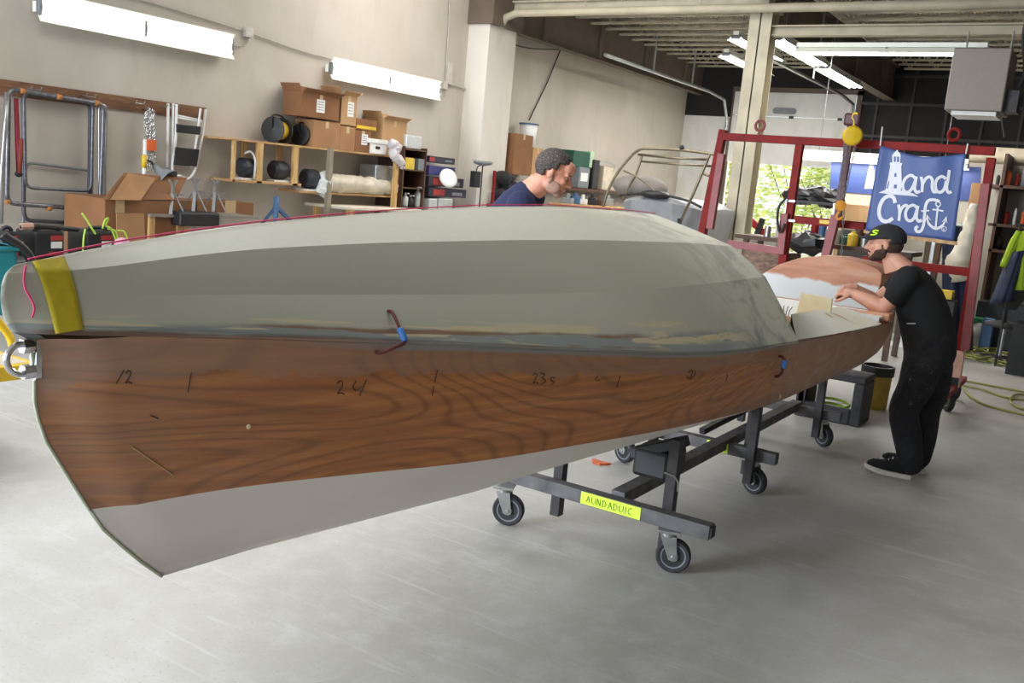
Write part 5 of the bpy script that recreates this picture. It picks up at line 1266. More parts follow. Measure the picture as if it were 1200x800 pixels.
def head(m, O, M, k=1.):
    P = lambda a, b, c: Vector(O)+M@(Vector((a, b, c))*k)
    E = lambda c, r: m.ell(P(*c), [v*k for v in r], R=M, n=20)
    E((-.012, 0, .038), (.097, .076, .086)); E((.03, 0, -.02), (.066, .062, .078)); E((.066, 0, -.086), (.026, .03, .021)); E((.03, 0, -.075), (.05, .045, .03))
    for s_ in (-1, 1):
        E((.012, .047*s_, -.058), (.045, .02, .03)); E((.068, .036*s_, -.014), (.022, .022, .022)); E((-.008, .077*s_, -.002), (.019, .009, .031)); E((-.004, .083*s_, .014), (.012, .006, .014))
        E((.104, .011*s_, -.026), (.012, .009, .009)); E((.078, .032*s_, .026), (.018, .022, .009))
    E((.088, 0, .026), (.014, .026, .014)); m.tube([P(.094, 0, .018), P(.106, 0, -.002), P(.116, 0, -.022)], [.009*k, .010*k, .012*k], 10); E((.116, 0, -.024), (.012, .012, .011))
    E((.093, 0, -.050), (.012, .024, .007)); E((.09, 0, -.062), (.012, .021, .008)); E((.06, 0, .06), (.045, .06, .04))
    m.tube([P(-.025, 0, -.03), P(-.045, 0, -.1), P(-.07, 0, -.17)], [.056*k, .057*k, .065*k], 16)
def face_bits(O, M, parent, browm, k=1.):
    P = lambda a, b, c: Vector(O)+M@(Vector((a, b, c))*k)
    for s_ in (-1, 1):
        mm = MB(); mm.ell(P(.0815, .032*s_, .008), .0098*k, n=12); e = mm.build('eye', mat('eye_white', srgb(150, 128, 118), .4, var=.02), parent, smooth=True)
        mm = MB(); mm.ell(P(.0895, .0335*s_, .006), [.0042*k]*3, n=10); mm.build('iris', mat('dark_iris', srgb(40, 30, 26), .3), e, smooth=True)
        mm = MB(); mm.tube([P(.0965, .012*s_, .025), P(.096, .03*s_, .031), P(.084, .05*s_, .027)], [.002*k, .003*k, .0015*k], 6, sm=3); mm.build('eyebrow', browm, parent, smooth=True)
def hand(m, wrist, fwd, pn, side, curl=.5, k=1.):
    """palm and five fingers; fwd along the palm, pn = out of the back of the hand, side=+1 thumb on cross(fwd,pn)"""
    f_ = Vector(fwd).normalized(); b_ = Vector(pn); b_ = (b_-f_*b_.dot(f_)).normalized(); s_ = f_.cross(b_)*side; W = Vector(wrist)
    m.tube([W, W+f_*.03*k, W+f_*.055*k], [.028*k, .03*k, .03*k], 12)
    loft(m, [(W+f_*.005*k, s_*.027*k, b_*.017*k), (W+f_*.045*k, s_*.04*k, b_*.017*k), (W+f_*.09*k, s_*.042*k, b_*.014*k)], 14)
    for i, ln in enumerate((.072, .08, .074, .058)):
        p = W+f_*(.088-.004*abs(i-1))*k+s_*((1.5-i)*.0205*k); d = f_.copy(); P = [p-f_*.01*k, p]
        for j, seg in enumerate((.42, .32, .26)):
            a = curl*(.8 if j == 0 else 1.1)*(1+.08*i); d = (d*math.cos(a)-b_*math.sin(a)).normalized(); nb = (b_*math.cos(a)+f_*0)
            P.append(P[-1]+d*ln*seg*k); b2_ = b_
            # keep bending in the palm's plane
            f2 = d; 
        P2 = [p-f_*.01*k, p]; ang = 0
        for j, seg in enumerate((.42, .32, .26)):
            ang += curl*(1.0 if j else .8)*(1+.06*i); P2.append(P2[-1]+(f_*math.cos(ang)-b_*math.sin(ang))*ln*seg*k)
        m.tube(P2, [.0095*k, .0098*k, .009*k, .0082*k, .007*k], 10); m.ell(P2[-1], .0072*k, n=8)
    t0 = W+f_*.03*k+s_*.03*k; t1 = t0+(f_*.55+s_*.6-b_*.25).normalized()*.038*k; t2 = t1+(f_*.8+s_*.1-b_*.5).normalized()*.03*k; t3 = t2+(f_*.7-s_*.25-b_*.5).normalized()*.024*k
    m.tube([t0-f_*.01*k-s_*.012*k, t0, t1, t2, t3], [.013*k, .0135*k, .0115*k, .0105*k, .008*k], 10); m.ell(t3, .008*k, n=8)

# ---- standing man leaning on the transom
YM = 6.44
def P1(x, y, o=0.): return py(x, y, YM+o)
man = thing('person', 'man in black cap, black t-shirt and black trousers leaning on the boat transom', 'person', (-.92, YM, 0))
Y_ = Vector((0, 1, 0))
tors = [((1059, 313), .06, .085), ((1063, 321), .10, .17), ((1068, 331), .125, .20), ((1076, 349), .150, .195), ((1083, 370), .158, .175), ((1088, 392), .162, .172), ((1090, 412), .160, .178)]
ax = (P1(1090, 412)-P1(1060, 313)).normalized(); uu = ax.cross(Y_).normalized()
hO = P1(1037.5, 286.5); hM = frame((-1, -.16, -.08), (0.06, 0, 1))
m = MB(); head(m, hO, hM)
m.tube([hO+hM@Vector((-.04, 0, -.08)), P1(1062, 318)], [.056, .066], 14)
loft(m, [(P1(*c), uu*(a*.85), Y_*(b*.88)) for c, a, b in tors])
rail_z = zr
eN = P1(1036, 361, -.2); wN = P1(1000, 344, -.16); eF = P1(1026, 352, .12); wF = P1(1003, 338, .02)
limb(m, [P1(1063, 325, -.17), P1(1053, 341, -.2), eN], [.056, .052, .046]); limb(m, [eN, eN.lerp(wN, .35), wN], [.047, .050, .032])
limb(m, [P1(1061, 322, .17), P1(1045, 338, .17), eF], [.056, .05, .044]); limb(m, [eF, eF.lerp(wF, .35), wF], [.044, .042, .028])
hand(m, wN+Vector((.01, 0, 0)), (-1, -.05, .02), (0, -.45, 1), -1, 1.15, 1.08); hand(m, wF+Vector((.01, 0, 0)), (-1, -.35, -.02), (0.1, .2, 1), 1, 1.0, 1.08)
for s_ in (-1, 1): limb(m, [P1(1089, 416, .09*s_), P1(1062 if s_ < 0 else 1080, 478, .1*s_), P1(1067 if s_ < 0 else 1076, 540, .11*s_)], [.07, .05, .04])
remesh(m.build('body', SKIN1, man), .0052, 5)
m = MB(); loft(m, [(P1(*c), uu*a, Y_*b) for c, a, b in tors[1:]]); loft(m, [(P1(1059.5, 314.5), uu*.075, Y_*.09), (P1(1063, 321), uu*.1, Y_*.16)])
limb(m, [P1(1064, 325, -.17), P1(1057, 334, -.195), P1(1048.5, 347, -.2)], [.078, .076, .068]); limb(m, [P1(1061, 322, .17), P1(1052, 333, .18), P1(1044, 342, .17)], [.076, .073, .066])
m.ell(P1(1066, 326, 0), (.10, .2, .08))
remesh(m.build('t_shirt', TEE, man), .011, 5)
m = MB(); loft(m, [(P1(1087, 388), uu*.155, Y_*.168), (P1(1090, 405), uu*.165, Y_*.18), (P1(1089, 425), uu*.165, Y_*.185), (P1(1085, 440), uu*.15, Y_*.18)])
limb(m, [P1(1081, 428, -.085), P1(1072, 455, -.095), P1(1059, 480, -.1), P1(1063, 510, -.105), P1(1068, 543, -.11)], [.125, .108, .092, .09, .076]); limb(m, [P1(1094, 428, .085), P1(1093, 455, .095), P1(1086, 482, .1), P1(1083, 510, .105), P1(1077, 536, .11)], [.12, .105, .085, .08, .075])
remesh(m.build('trousers', TROU, man), .012, 5)
m = MB(); rr = random.Random(8)
for _ in range(16):
    p = P1(rr.gauss(1060, 8), rr.uniform(440, 492), -.205); m.ell(p+Vector((0, .0, 0)), (rr.uniform(.004, .012), .004, rr.uniform(.003, .01)), n=6)
m.bm.free()
m = MB(); q = P1(1073, 379, -.19); m.bar(q, q+Vector((-.05, 0, -.008)), .006, .006); m.build('key_clip', STEEL, man)
def shoe(parent, heel, yaw, up_m, sole_m, pitch=0.):
    M = Matrix.Rotation(yaw, 3, 'Z'); T = lambda a, b, c: Vector(heel)+M@Vector((a, b, c+max(0, a-.19)*.25))
    out = [(-.005, -.03), (.06, -.036), (.14, -.042), (.2, -.048), (.25, -.04), (.28, -.015), (.282, .012), (.25, .04), (.2, .046), (.14, .036), (.06, .034), (-.005, .028), (-.018, 0)]
    m = MB(); a = [m.bm.verts.new(T(x, y, 0)) for x, y in out]; b = [m.bm.verts.new(T(x, y, .028)) for x, y in out]; n_ = len(a)
    m.bm.faces.new(a[::-1]); m.bm.faces.new(b)
    for i in range(n_): m.bm.faces.new((a[i], a[(i+1) % n_], b[(i+1) % n_], b[i]))
    sh_ = m.build('shoe_sole', sole_m, None)
    m = MB(); loft(m, [(T(.268, 0, .034), M@Vector((0, .026, 0)), Vector((0, 0, .012))), (T(.24, 0, .045), M@Vector((0, .038, 0)), Vector((0, 0, .026))), (T(.18, 0, .055), M@Vector((0, .042, 0)), Vector((0, 0, .036))), (T(.12, 0, .07), M@Vector((0, .038, 0)), Vector((0, 0, .05))), (T(.06, 0, .08), M@Vector((0, .036, 0)), Vector((0, 0, .062))), (T(.005, 0, .08), M@Vector((0, .03, 0)), Vector((0, 0, .06)))])
    o = m.build('shoe', up_m, parent, smooth=True); sh_.data.transform(Matrix.Translation(-ORG[parent.name])); sh_.parent = o
    m = MB()
    for k in range(5): q = T(.12+.022*k, 0, .115-.012*k); m.bar(q+M@Vector((0, -.022, 0)), q+M@Vector((0, .022, 0)), .006, .005)
    o2 = m.build('laces', WHITE, o, fix=False); o2['kind'] = 'stuff'
SOLE = mat('dirty_rubber_sole', srgb(196, 188, 178), .7, var=.15, scale=30)
hp = fl(1072, 552); shoe(man, (hp.x+.01, YM-.11, 0), PI+.08, TEE, SOLE); shoe(man, (P1(1080, 545, .11).x+.02, YM+.12, 0), PI-.02, TEE, SOLE)
HP = lambda a, b, c: hO+hM@Vector((a, b, c))
BEARD = mat('dark_stubble', srgb(62, 42, 34), .9, var=.3, scale=90, bump=.4)
m = MB(); E_ = lambda c, r: m.ell(HP(*c), r, R=hM, n=16)
for s_ in (-1, 1): E_((.02, .05*s_, -.056), (.046, .020, .034)); E_((.0, .066*s_, -.024), (.016, .012, .035)); E_((.05, .036*s_, -.075), (.03, .02, .022))
E_((.066, 0, -.088), (.029, .033, .023)); E_((.03, 0, -.082), (.048, .042, .026)); m.tube([HP(.088, -.028, -.05), HP(.103, 0, -.041), HP(.088, .028, -.05)], .006, 8, sm=4)
remesh(m.build('beard', BEARD, man), .004, 4)
face_bits(hO, hM, man, BEARD)
m = MB(); m.ell(HP(-.03, 0, .0), (.083, .079, .075), R=hM, n=20); remesh(m.build('hair', BEARD, man), .006, 2)
CAP = mat('charcoal_cap', srgb(30, 30, 34), .85, var=.15, scale=60)
bm_ = bmesh.new(); bmesh.ops.create_uvsphere(bm_, u_segments=28, v_segments=20, radius=1, matrix=Matrix.Translation(hO+hM@Vector((-.008, 0, .038)))@hM.to_4x4()@Matrix.Diagonal((.121, .092, .096, 1)))
inv_ = hM.inverted(); dl = [v for v in bm_.verts if (inv_@(v.co-hO)).z < .028+.0*v.co.x-(.02 if (inv_@(v.co-hO)).x < -.02 else 0)]
bmesh.ops.delete(bm_, geom=dl, context='VERTS'); m = MB(); m.bm.free(); m.bm = bm_; cap = m.build('cap', CAP, man, smooth=True); s_ = cap.modifiers.new('s', 'SOLIDIFY'); s_.thickness = .004
rows = []
for i in range(9):
    b = -1+2*i/8; rows.append([HP(.095-.036*b*b+(.082*math.sqrt(max(0, 1-b*b*.8)))*f, .074*b, .056-.016*b*b-.006*f) for f in np.linspace(0, 1, 6)])
m = MB(); m.grid(rows); o = m.build('brim', CAP, cap, smooth=True); s_ = o.modifiers.new('s', 'SOLIDIFY'); s_.thickness = .004
m = MB(); m.ell(HP(-.008, 0, .133), .007, n=8); m.build('top_button', CAP, cap)
LG = []
for (u, v) in ((.9, .86), (.35, 1.), (.1, .7), (.45, .52), (.85, .4), (.6, .08), (0., .0)):
    a = math.radians(34+30*u); z_ = .062+.03*v; rad = math.sqrt(max(.01, 1-((z_-.038)/.094)**2)); LG.append(HP(-.008+.123*rad*math.cos(a)*1.0, .0945*rad*math.sin(a), z_))
m = MB(); m.tube(LG, .0042, 6, sm=2); m.build('lime_emblem', mat('neon_lime', srgb(196, 236, 24), .5), cap)

# ---- bent man behind the boat
YN2 = 4.55
def P2_(x, y, o=0.): p = py(x, y, YN2); return p+Vector((-.5, .86, 0))*o
man2 = thing('person', 'bearded grey-haired man in navy t-shirt bending down behind the boat', 'person', (P2_(560, 300).x, P2_(560, 300).y, 0))
h2 = P2_(648.5, 203.5); M2 = frame((.86, .40, -.36)); 
m = MB(); head(m, h2, M2, 1.0)
lat = Vector((-.5, .86, 0))
nb = P2_(622, 224); m.tube([h2+M2@Vector((-.045, 0, -.07)), nb], [.06, .072], 14)
T2 = [((627, 219), .065, .09), ((616, 232), .11, .18), ((600, 252), .13, .21), ((580, 285), .15, .2), ((563, 320), .155, .175), ((552, 348), .15, .175)]
a2 = (P2_(563, 320)-P2_(616, 232)).normalized(); u2 = a2.cross(lat).normalized()
loft(m, [(P2_(*c), u2*(a*.88), lat*(b*.9)) for c, a, b in T2])
hz2 = [P2_(552, 348)]
for s_ in (-1, 1):
    sh_ = P2_(614, 240, .19*s_); el = sh_+Vector((.12, .05, -.24)); wr = el+Vector((.2, .02, -.04))
    limb(m, [sh_, sh_.lerp(el, .5), el], [.055, .05, .044]); limb(m, [el, el.lerp(wr, .4), wr], [.044, .042, .028]); hand(m, wr, (1, .1, -.15), (0, 0, 1), s_, .35)
    hpj = P2_(552, 352, .09*s_); kn = Vector((hpj.x+.03, hpj.y, .5)); an = Vector((hpj.x-.02, hpj.y, .1)); limb(m, [hpj, kn, an], [.08, .055, .042])
remesh(m.build('body', SKIN2, man2), .0055, 5)
m = MB(); loft(m, [(P2_(*c), u2*a, lat*b) for c, a, b in T2[1:]]); loft(m, [(P2_(625, 221), u2*.085, lat*.1), (P2_(616, 232), u2*.11, lat*.17)])
for s_ in (-1, 1):
    sh_ = P2_(612, 240, .18*s_); el = sh_+Vector((.12, .05, -.24)); limb(m, [sh_, sh_.lerp(el, .35), sh_.lerp(el, .72)], [.085, .078, .068])
m.ell(P2_(610, 238), (.13, .13, .09)); remesh(m.build('t_shirt', NAVY, man2), .011, 5)
m = MB(); loft(m, [(P2_(556, 335), u2*.155, lat*.18), (P2_(551, 352), Vector((.16, .08, 0)), lat*.185), (P2_(550, 372), Vector((.15, .08, 0)), lat*.18)])
for s_ in (-1, 1): hpj = P2_(552, 365, .09*s_); limb(m, [hpj, Vector((hpj.x+.03, hpj.y, .5)), Vector((hpj.x-.02, hpj.y, .12))], [.115, .085, .075])
remesh(m.build('trousers', mat('dark_jeans', srgb(40, 46, 62), .9), man2), .013, 4)
for s_ in (-1, 1): hpj = P2_(552, 365, .09*s_); shoe(man2, (hpj.x-.08, hpj.y-.03, 0), .45, TEE, SOLE)
H2 = lambda a, b, c: h2+M2@Vector((a, b, c))
def m_hair():
    m = bpy.data.materials.new('greying_hair'); n = NB(m); v = n.coord(sc=(1, 1, 1)); a = n.noise(v, 150, 5, .3)
    n.out(n.ramp(a, [(.35, srgb(44, 36, 33)), (.55, srgb(74, 66, 62)), (.72, srgb(122, 116, 112))]), .85); n.bump(a, .8, .004); return m
HAIR = m_hair()
bm_ = bmesh.new(); bmesh.ops.create_uvsphere(bm_, u_segments=40, v_segments=28, radius=1, matrix=Matrix.Translation(h2+M2@Vector((-.014, 0, .038)))@M2.to_4x4()@Matrix.Diagonal((.104, .084, .095, 1)))
iv = M2.inverted()
def bald(p):
    q = iv@(p-h2)
    if q.x > .062: return True
    if q.x > .02: return q.z < .062+.3*(q.x-.02) - .0
    if q.x > -.035: return q.z < (.0 if abs(q.y) > .055 else -.02)+.0 if q.x < 0 else q.z < .02
    return q.z < -.045
dl = [v for v in bm_.verts if bald(v.co)]
bmesh.ops.delete(bm_, geom=dl, context='VERTS')
rr = random.Random(3)
for v in bm_.verts: v.co += Vector([rr.uniform(-.002, .002) for _ in range(3)])
m = MB(); m.bm.free(); m.bm = bm_; o = m.build('hair', HAIR, man2, smooth=True); s_ = o.modifiers.new('s', 'SOLIDIFY'); s_.thickness = .008; s_.offset = 0
m = MB(); E2 = lambda c, r: m.ell(H2(*c), r, R=M2, n=16)
for s_ in (-1, 1): E2((.028, .05*s_, -.06), (.05, .0185, .038)); E2((.004, .068*s_, -.022), (.013, .010, .034)); E2((.05, .036*s_, -.075), (.03, .018, .02))
E2((.067, 0, -.089), (.028, .032, .022)); E2((.045, 0, -.072), (.045, .049, .03)); m.tube([H2(.088, -.028, -.052), H2(.103, 0, -.041), H2(.088, .028, -.052)], .005, 8, sm=4)
remesh(m.build('beard', mat('grey_stubble', srgb(170, 134, 118), .9, var=.22, scale=120, bump=.4), man2), .004, 4)
face_bits(h2, M2, man2, mat('grey_brow', srgb(96, 80, 72), .9))

# ================================================================== BEHIND THE BOAT'S STERN
t = thing('plywood_hull_shell', 'second rounded plywood hull shell with white lower paint beyond the cockpit', 'hull', (-1.95, 7.75, .6))
def m_shell():
    m = bpy.data.materials.new('sanded_shell_ply'); n = NB(m); o = n.coord(); S = n.sep(o)
    e = n.math('ADD', S[2], n.math('MULTIPLY', n.noise(o, 4, 5), -.14))
    base = n.ramp(n.noise(n.coord(sc=(1, 2, 5)), 3, 5), [(.3, srgb(176, 118, 90)), (.55, srgb(200, 144, 114)), (.75, srgb(208, 168, 146))])
    n.out(n.mix(n.ramp(e, [(.425, 1.), (.445, 0.)]), base, srgb(212, 214, 214)), .65); return m
top = [(884, 330), (893, 322), (912, 311), (935, 303.5), (960, 301), (985, 302.5), (1010, 308), (1026, 314), (1033, 321), (1032, 332), (1027, 344)]
P = [py(x, y, 7.35) for x, y in top]; rows = []
for d_, sc_, dz in ((0, 1, 0), (.02, 1.01, .006), (.3, 1.03, .01), (.7, 1., -.02), (1.0, .88, -.08)):
    r_ = [Vector((-1.95+(p.x+1.95)*sc_, 7.35+d_, p.z+dz)) for p in P]; r_ = [Vector((r_[0].x-.02, r_[0].y, .72))]+r_+[Vector((r_[-1].x-.03, r_[-1].y, .72))]; rows.append(r_)
m = MB(); m.grid(rows); m.face([Vector(p) for p in rows[0]]); m.face([Vector(p) for p in rows[-1]]); m.build('shell', m_shell(), t, ang=.7)
m = MB(); m.lohi((-2.35, 7.45, .66), (-1.6, 8.2, .72)); m.build('cradle_board', PINE_Y, t)
for x in (-2.3, -1.95):
    for y in (7.5, 8.1): m = MB(); m.lohi((x, y, 0), (x+.05, y+.05, .66)); m.build('leg', IRON, t)
t = thing('parts_cup', 'small cup of wires and pens beside the cockpit edge', 'cup', py(921, 357, 5.4)); c = py(921, 357, 5.4)
c.z = .8; t.location = c; ORG[t.name] = c.copy()
m = MB(); m.lathe(c, [(.03, 0), (.035, .22), (.03, .22)], 14); m.build('cup_body', PLY, t, smooth=True)
for k in range(4): m = MB(); q = c+Vector((.012*(k-1.5), 0, .2)); m.tube([q, q+Vector((.006*(k-1.5), 0, .05+.01*(k % 2))), q+Vector((.012*(k-1.5), .01, .08))], .0025, 5); m.build('wire', IRON, t)
# step stool and yellow tub
t = thing('step_stool', 'black plastic step stool under the stern with green hose inside', 'stool', (-1.7, 7.68, 0))
m = MB()
m.lohi((-1.97, 7.5, .34), (-1.46, 7.86, .39)); m.lohi((-1.97, 7.5, 0), (-1.9, 7.86, .34)).lohi((-1.54, 7.5, 0), (-1.46, 7.86, .34)).lohi((-1.9, 7.5, .0), (-1.54, 7.54, .13)); m.build('stool_body', mat('dusty_black_plastic', srgb(46, 46, 48), .7, var=.35, scale=20), t, bevel=.012)
m = MB()
m.tube([Vector((-1.72+.12*math.cos(a*.9), 7.72+.12*math.sin(a*.9), .03+.006*a)) for a in np.linspace(0, 18, 60)], .012, 6); single(m, 'green_hose_coil', LIMEH, 'bright green hose coil inside the black step stool', 'hose', smooth=True)
c = fl(1022, 477); t = thing('yellow_tub', 'worn yellow tub with black rim behind the step stool', 'tub', (c.x, c.y, 0))
m = L(); m.lathe((0, 0, 0), [(.11, 0), (.115, .02), (.125, .33), (.118, .33), (.1, .03)], 22); m.build('tub_body', mat('worn_yellow', srgb(150, 122, 44), .7, var=.3), t, ang=.7)
m = L(); m.lathe((0, 0, .29), [(.128, 0), (.136, .0), (.138, .08), (.122, .08), (.12, .02)], 22); m.build('rim', BLACK, t, ang=.7)
# floor odds and ends
m = MB(); c = fl(702, 543); m.poly([c+Vector((.05*math.cos(a)*(1+.5*math.sin(3*a)), .05*math.sin(a)*(1+.4*math.cos(2*a)), 0.001)) for a in np.linspace(0, 2*PI, 13)[:-1]], (0, 0, .012)); single(m, 'orange_scrap', ORANGE, 'small orange scrap on the floor behind the front caster', 'scrap')
def floorhose(label, pts, r=.011, m_=HOSE, sm=6):
    m = MB(); rr_ = random.Random(len(pts)); P = [fl(x, y) for x, y in pts]
    for i, p in enumerate(P): p.z = r+.002+.004*(i % 2)
    m.tube(P, r, 6, sm=sm); single(m, 'floor_hose', m_, label, 'hose', 'dusty green hoses on the floor at right', smooth=True)
floorhose('green hose running straight from the gantry caster to the right edge, upper line', [(1100, 446), (1122, 447), (1160, 453), (1215, 464)])
floorhose('green hose curving lowest from the gantry caster to the right edge', [(1128, 454), (1134, 464), (1150, 474), (1175, 482), (1215, 491)])
floorhose('green hose between the upper and lower lines on the right floor', [(1127, 453), (1150, 458), (1178, 467), (1215, 472)])
floorhose('small loop of green hose at the right picture edge', [(1215, 466), (1190, 464), (1184, 472), (1195, 480), (1215, 484)])
def coil(label, cx_, cy_, rx, ry, n_):
    c = fl(cx_, cy_); ex = abs(fl(cx_+rx, cy_).x-c.x); ey = abs(fl(cx_, cy_-ry).y-c.y)*.8; P = []
    rr_ = random.Random(n_)
    for k in range(n_*14): a = k*2*PI/14; w_ = 1-.25*rr_.random(); P.append(Vector((c.x+ex*w_*math.cos(a)+.1*math.sin(k*.13), c.y+ey*w_*math.sin(a), .012+.0008*k)))
    m = MB(); m.tube(P, .011, 6, sm=2); single(m, 'hose_coil', HOSE, label, 'hose', 'dusty green hose coils on the floor at right', smooth=True)
coil('left heap of coiled green hose behind the gantry leg', 1146, 417, 20, 9, 5); coil('right heap of coiled green hose behind the gantry leg', 1180, 424, 20, 9, 5)

# ================================================================== RIGHT BACK
YS = 14.6
def q_(x, y, Y=YS): return py(x, y, Y)
t = thing('wall_shelving', 'dark shelving against the grey partition at the right edge', 'shelf', (-.9, YS, 0))
for y in (217, 262, 292):
    z_ = q_(1170, y).z; m = MB(); m.lohi((q_(1160, y).x, YS-.2, z_-.04), (1.5, PYW, z_)); m.build('shelf_board', DARKW, t)
for x in (1163, ): p = q_(x, 300); m = MB(); m.lohi((p.x-.04, YS-.2, 0), (p.x, PYW, q_(x, 180).z)); m.build('side_panel', DARKW, t)
m = MB(); m.lohi((1.46, YS-.2, 0), (1.5, PYW, 2.3)); m.build('side_panel', DARKW, t)
items = [(1175, 1187, 200, 217, ORANGE, 'orange_jug', 'orange jug, leftmost on the upper shelf at right', 'jug'), (1189, 1196, 203, 217, RED, 'red_can', 'red can beside the orange jug on the upper shelf', 'can'), (1166, 1173, 205, 217, BLACK, 'black_can', 'black can left of the orange jug on the upper shelf', 'can'),
 (1197, 1212, 196, 217, GREYP, 'grey_box', 'grey box at the edge of the upper shelf', 'box'), (1165, 1173, 246, 262, BLUE, 'blue_can', 'blue can, leftmost on the middle shelf', 'can'), (1175, 1184, 248, 262, RED, 'red_can', 'red can on the middle shelf at right', 'can'), (1186, 1193, 244, 262, WHITE, 'white_can', 'white can between red and orange on the middle shelf', 'can'), (1195, 1204, 246, 262, ORANGE, 'orange_can', 'orange can at the edge of the middle shelf', 'can'), (1164, 1176, 277, 292, IRON, 'dark_box', 'dark box on the lowest visible shelf at right', 'box')]
for (x0, x1, y0, y1, mm, nm, lb, ct) in items:
    a = q_(x0, y1); b = q_(x1, y0); zb_ = {217: q_(1170, 217).z, 262: q_(1170, 262).z, 292: q_(1170, 292).z}[y1]
    m = MB()
    if ct in ('can', 'jug'): r_ = (b.x-a.x)/2; m.lathe(((a.x+b.x)/2, YS, zb_), [(r_, 0), (r_, (b.z-zb_)*.8), (r_*.5, (b.z-zb_)*.92), (r_*.5, b.z-zb_)], 14)
    else: m.lohi((a.x, YS-.1, zb_), (b.x, YS+.15, b.z))
    single(m, nm, mm, lb, ct, ang=.6)
# rolls on top of the partition
for i, (x0, x1, y, r_, lb) in enumerate(((1146, 1230, 164, .12, 'thick cream roll lying on top of the partition at the right'), (1140, 1150, 166, .11, 'short cream bundle at the end of the cream roll'))):
    a = py(x0, y, PYW+.07); b = py(x1, y, PYW+.07); m = MB(); m.cyl((a.x, PYW+.07, 2.5+r_), (b.x, PYW+.07, 2.5+r_), r_, n=16); single(m, 'cream_roll', mat('cream_roll', srgb(196, 184, 160), .8, bump=.4), lb, 'roll', ang=.6)
def panel(nm, lb, cat, pts, Y, mm, th=.02):
    m = MB(); m.poly([py(x, y, Y) for x, y in pts], (0, th, 0)); return single(m, nm, mm, lb, cat)
# items standing against the partition
z0 = lambda x, Y: py(x, 400, Y)
def standing(nm, lb, cat, x0, x1, ytop, Y, mm, dep=.3, zb=0.):
    a = py(x0, ytop, Y); b = py(x1, ytop, Y); m = MB(); m.lohi((a.x, Y, zb), (b.x, Y+dep, a.z)); return single(m, nm, mm, lb, cat, bevel=.006)
standing('tan_board', 'tall tan board leaning behind the right gantry leg', 'board', 1139, 1152, 214, 14.9, mat('tan_board', srgb(150, 112, 72), .7), .03)
standing('brown_post', 'brown timber post behind the banner batten', 'post', 1094, 1104, 280, 13.9, DARKW, .1)
t = thing('hanging_cloth', 'dark navy cloth hanging behind the leaning man', 'cloth', py(1118, 300, 13.4)); m = MB(); rows = []
for j in range(9): rows.append([py(1104+(36*i/10), 262+(150*j/8), 13.4)+Vector((0, .06*math.sin(i*1.3), 0)) for i in range(11)])
m.grid(rows); o = m.build('cloth', NAVYDOOR, t, smooth=True); s_ = o.modifiers.new('s', 'SOLIDIFY'); s_.thickness = .004
m = MB(); a = py(1098, 262, 13.4); b = py(1150, 266, 13.4); m.cyl(a, b, .02); m.build('rail', STEEL, t); m = MB(); m.lohi((a.x-.02, 13.38, 0), (a.x+.02, 13.42, a.z)); m.build('rail_post', STEEL, t); m = MB(); m.lohi((b.x-.02, 13.38, 0), (b.x+.02, 13.42, b.z)); m.build('rail_post', STEEL, t)
m = MB(); P = [py(x, y, 13.2) for x, y in ((1143, 240), (1139, 262), (1133, 285), (1126, 308), (1128, 328))]; m.tube(P, [.06, .09, .12, .17, .12], 12, sm=5)
rr = random.Random(4)
for v in m.bm.verts: v.co += Vector([rr.uniform(-.02, .02) for _ in range(3)])
single(m, 'plastic_sack', FILM, 'pale plastic sheet hanging beside the right gantry leg', 'plastic sheet', smooth=True)
standing('yellow_case', 'yellow case behind the leaning man', 'case', 1096, 1117, 339, 12.6, YEL, .2, py(1105, 350, 12.6).z)
standing('case_shelf', 'dark shelf stand holding the yellow case', 'stand', 1094, 1120, 350.5, 12.55, IRON, .3)
c = fl(1144, 408); t = thing('green_rimmed_bucket', 'white bucket with green rim behind the right gantry leg', 'bucket', (c.x, c.y, 0))
m = L(); m.lathe((0, 0, 0), [(.13, 0), (.15, .38), (.14, .38), (.12, .02)], 18); m.build('bucket_body', mat('dull_white_plastic', srgb(160, 156, 146), .6), t, smooth=True); m = L(); m.lathe((0, 0, .36), [(.152, 0), (.162, 0), (.162, .05), (.145, .05)], 18); m.build('rim', mat('green_rim', srgb(24, 110, 60), .5), t)
standing('low_dark_bench', 'low black bench with blue box under the right shelving', 'bench', 1146, 1215, 352, 14.0, BLACK, .35)
standing('blue_crate', 'blue crate in front of the low black bench', 'crate', 1152, 1165, 373, 13.6, BLUE, .25)
standing('black_bin', 'black bin at the right picture edge behind the hoses', 'bin', 1188, 1215, 378, 11.9, BLACK, .4)
# chair
YC = 12.6; t = thing('office_chair', 'grey office chair with chrome foot at the right edge', 'chair', (fl(1170, 405).x, YC, 0)); c = Vector((py(1178, 370, YC).x, YC, 0))
m = MB(); loft(m, [(Vector((c.x, YC, py(1178, 362, YC).z)), Vector((.10, 0, 0)), Vector((0, .03, 0))), (Vector((c.x+.02, YC-.03, py(1178, 345, YC).z)), Vector((.17, 0, 0)), Vector((0, .03, 0))), (Vector((c.x+.02, YC, py(1178, 326, YC).z)), Vector((.12, 0, 0)), Vector((0, .025, 0)))]); m.build('backrest', mat('charcoal_cloth', srgb(62, 60, 60), .9), t, smooth=True)
m = MB(); m.lathe((c.x, YC+.2, .42), [(.1, 0), (.22, .02), (.23, .06), (.1, .09)], 18); m.build('seat', mat('charcoal_cloth', srgb(62, 60, 60), .9), t, smooth=True)
m = MB(); m.cyl((c.x, YC+.15, .06), (c.x, YC+.15, .43), .025); m.build('column', STEEL, t)
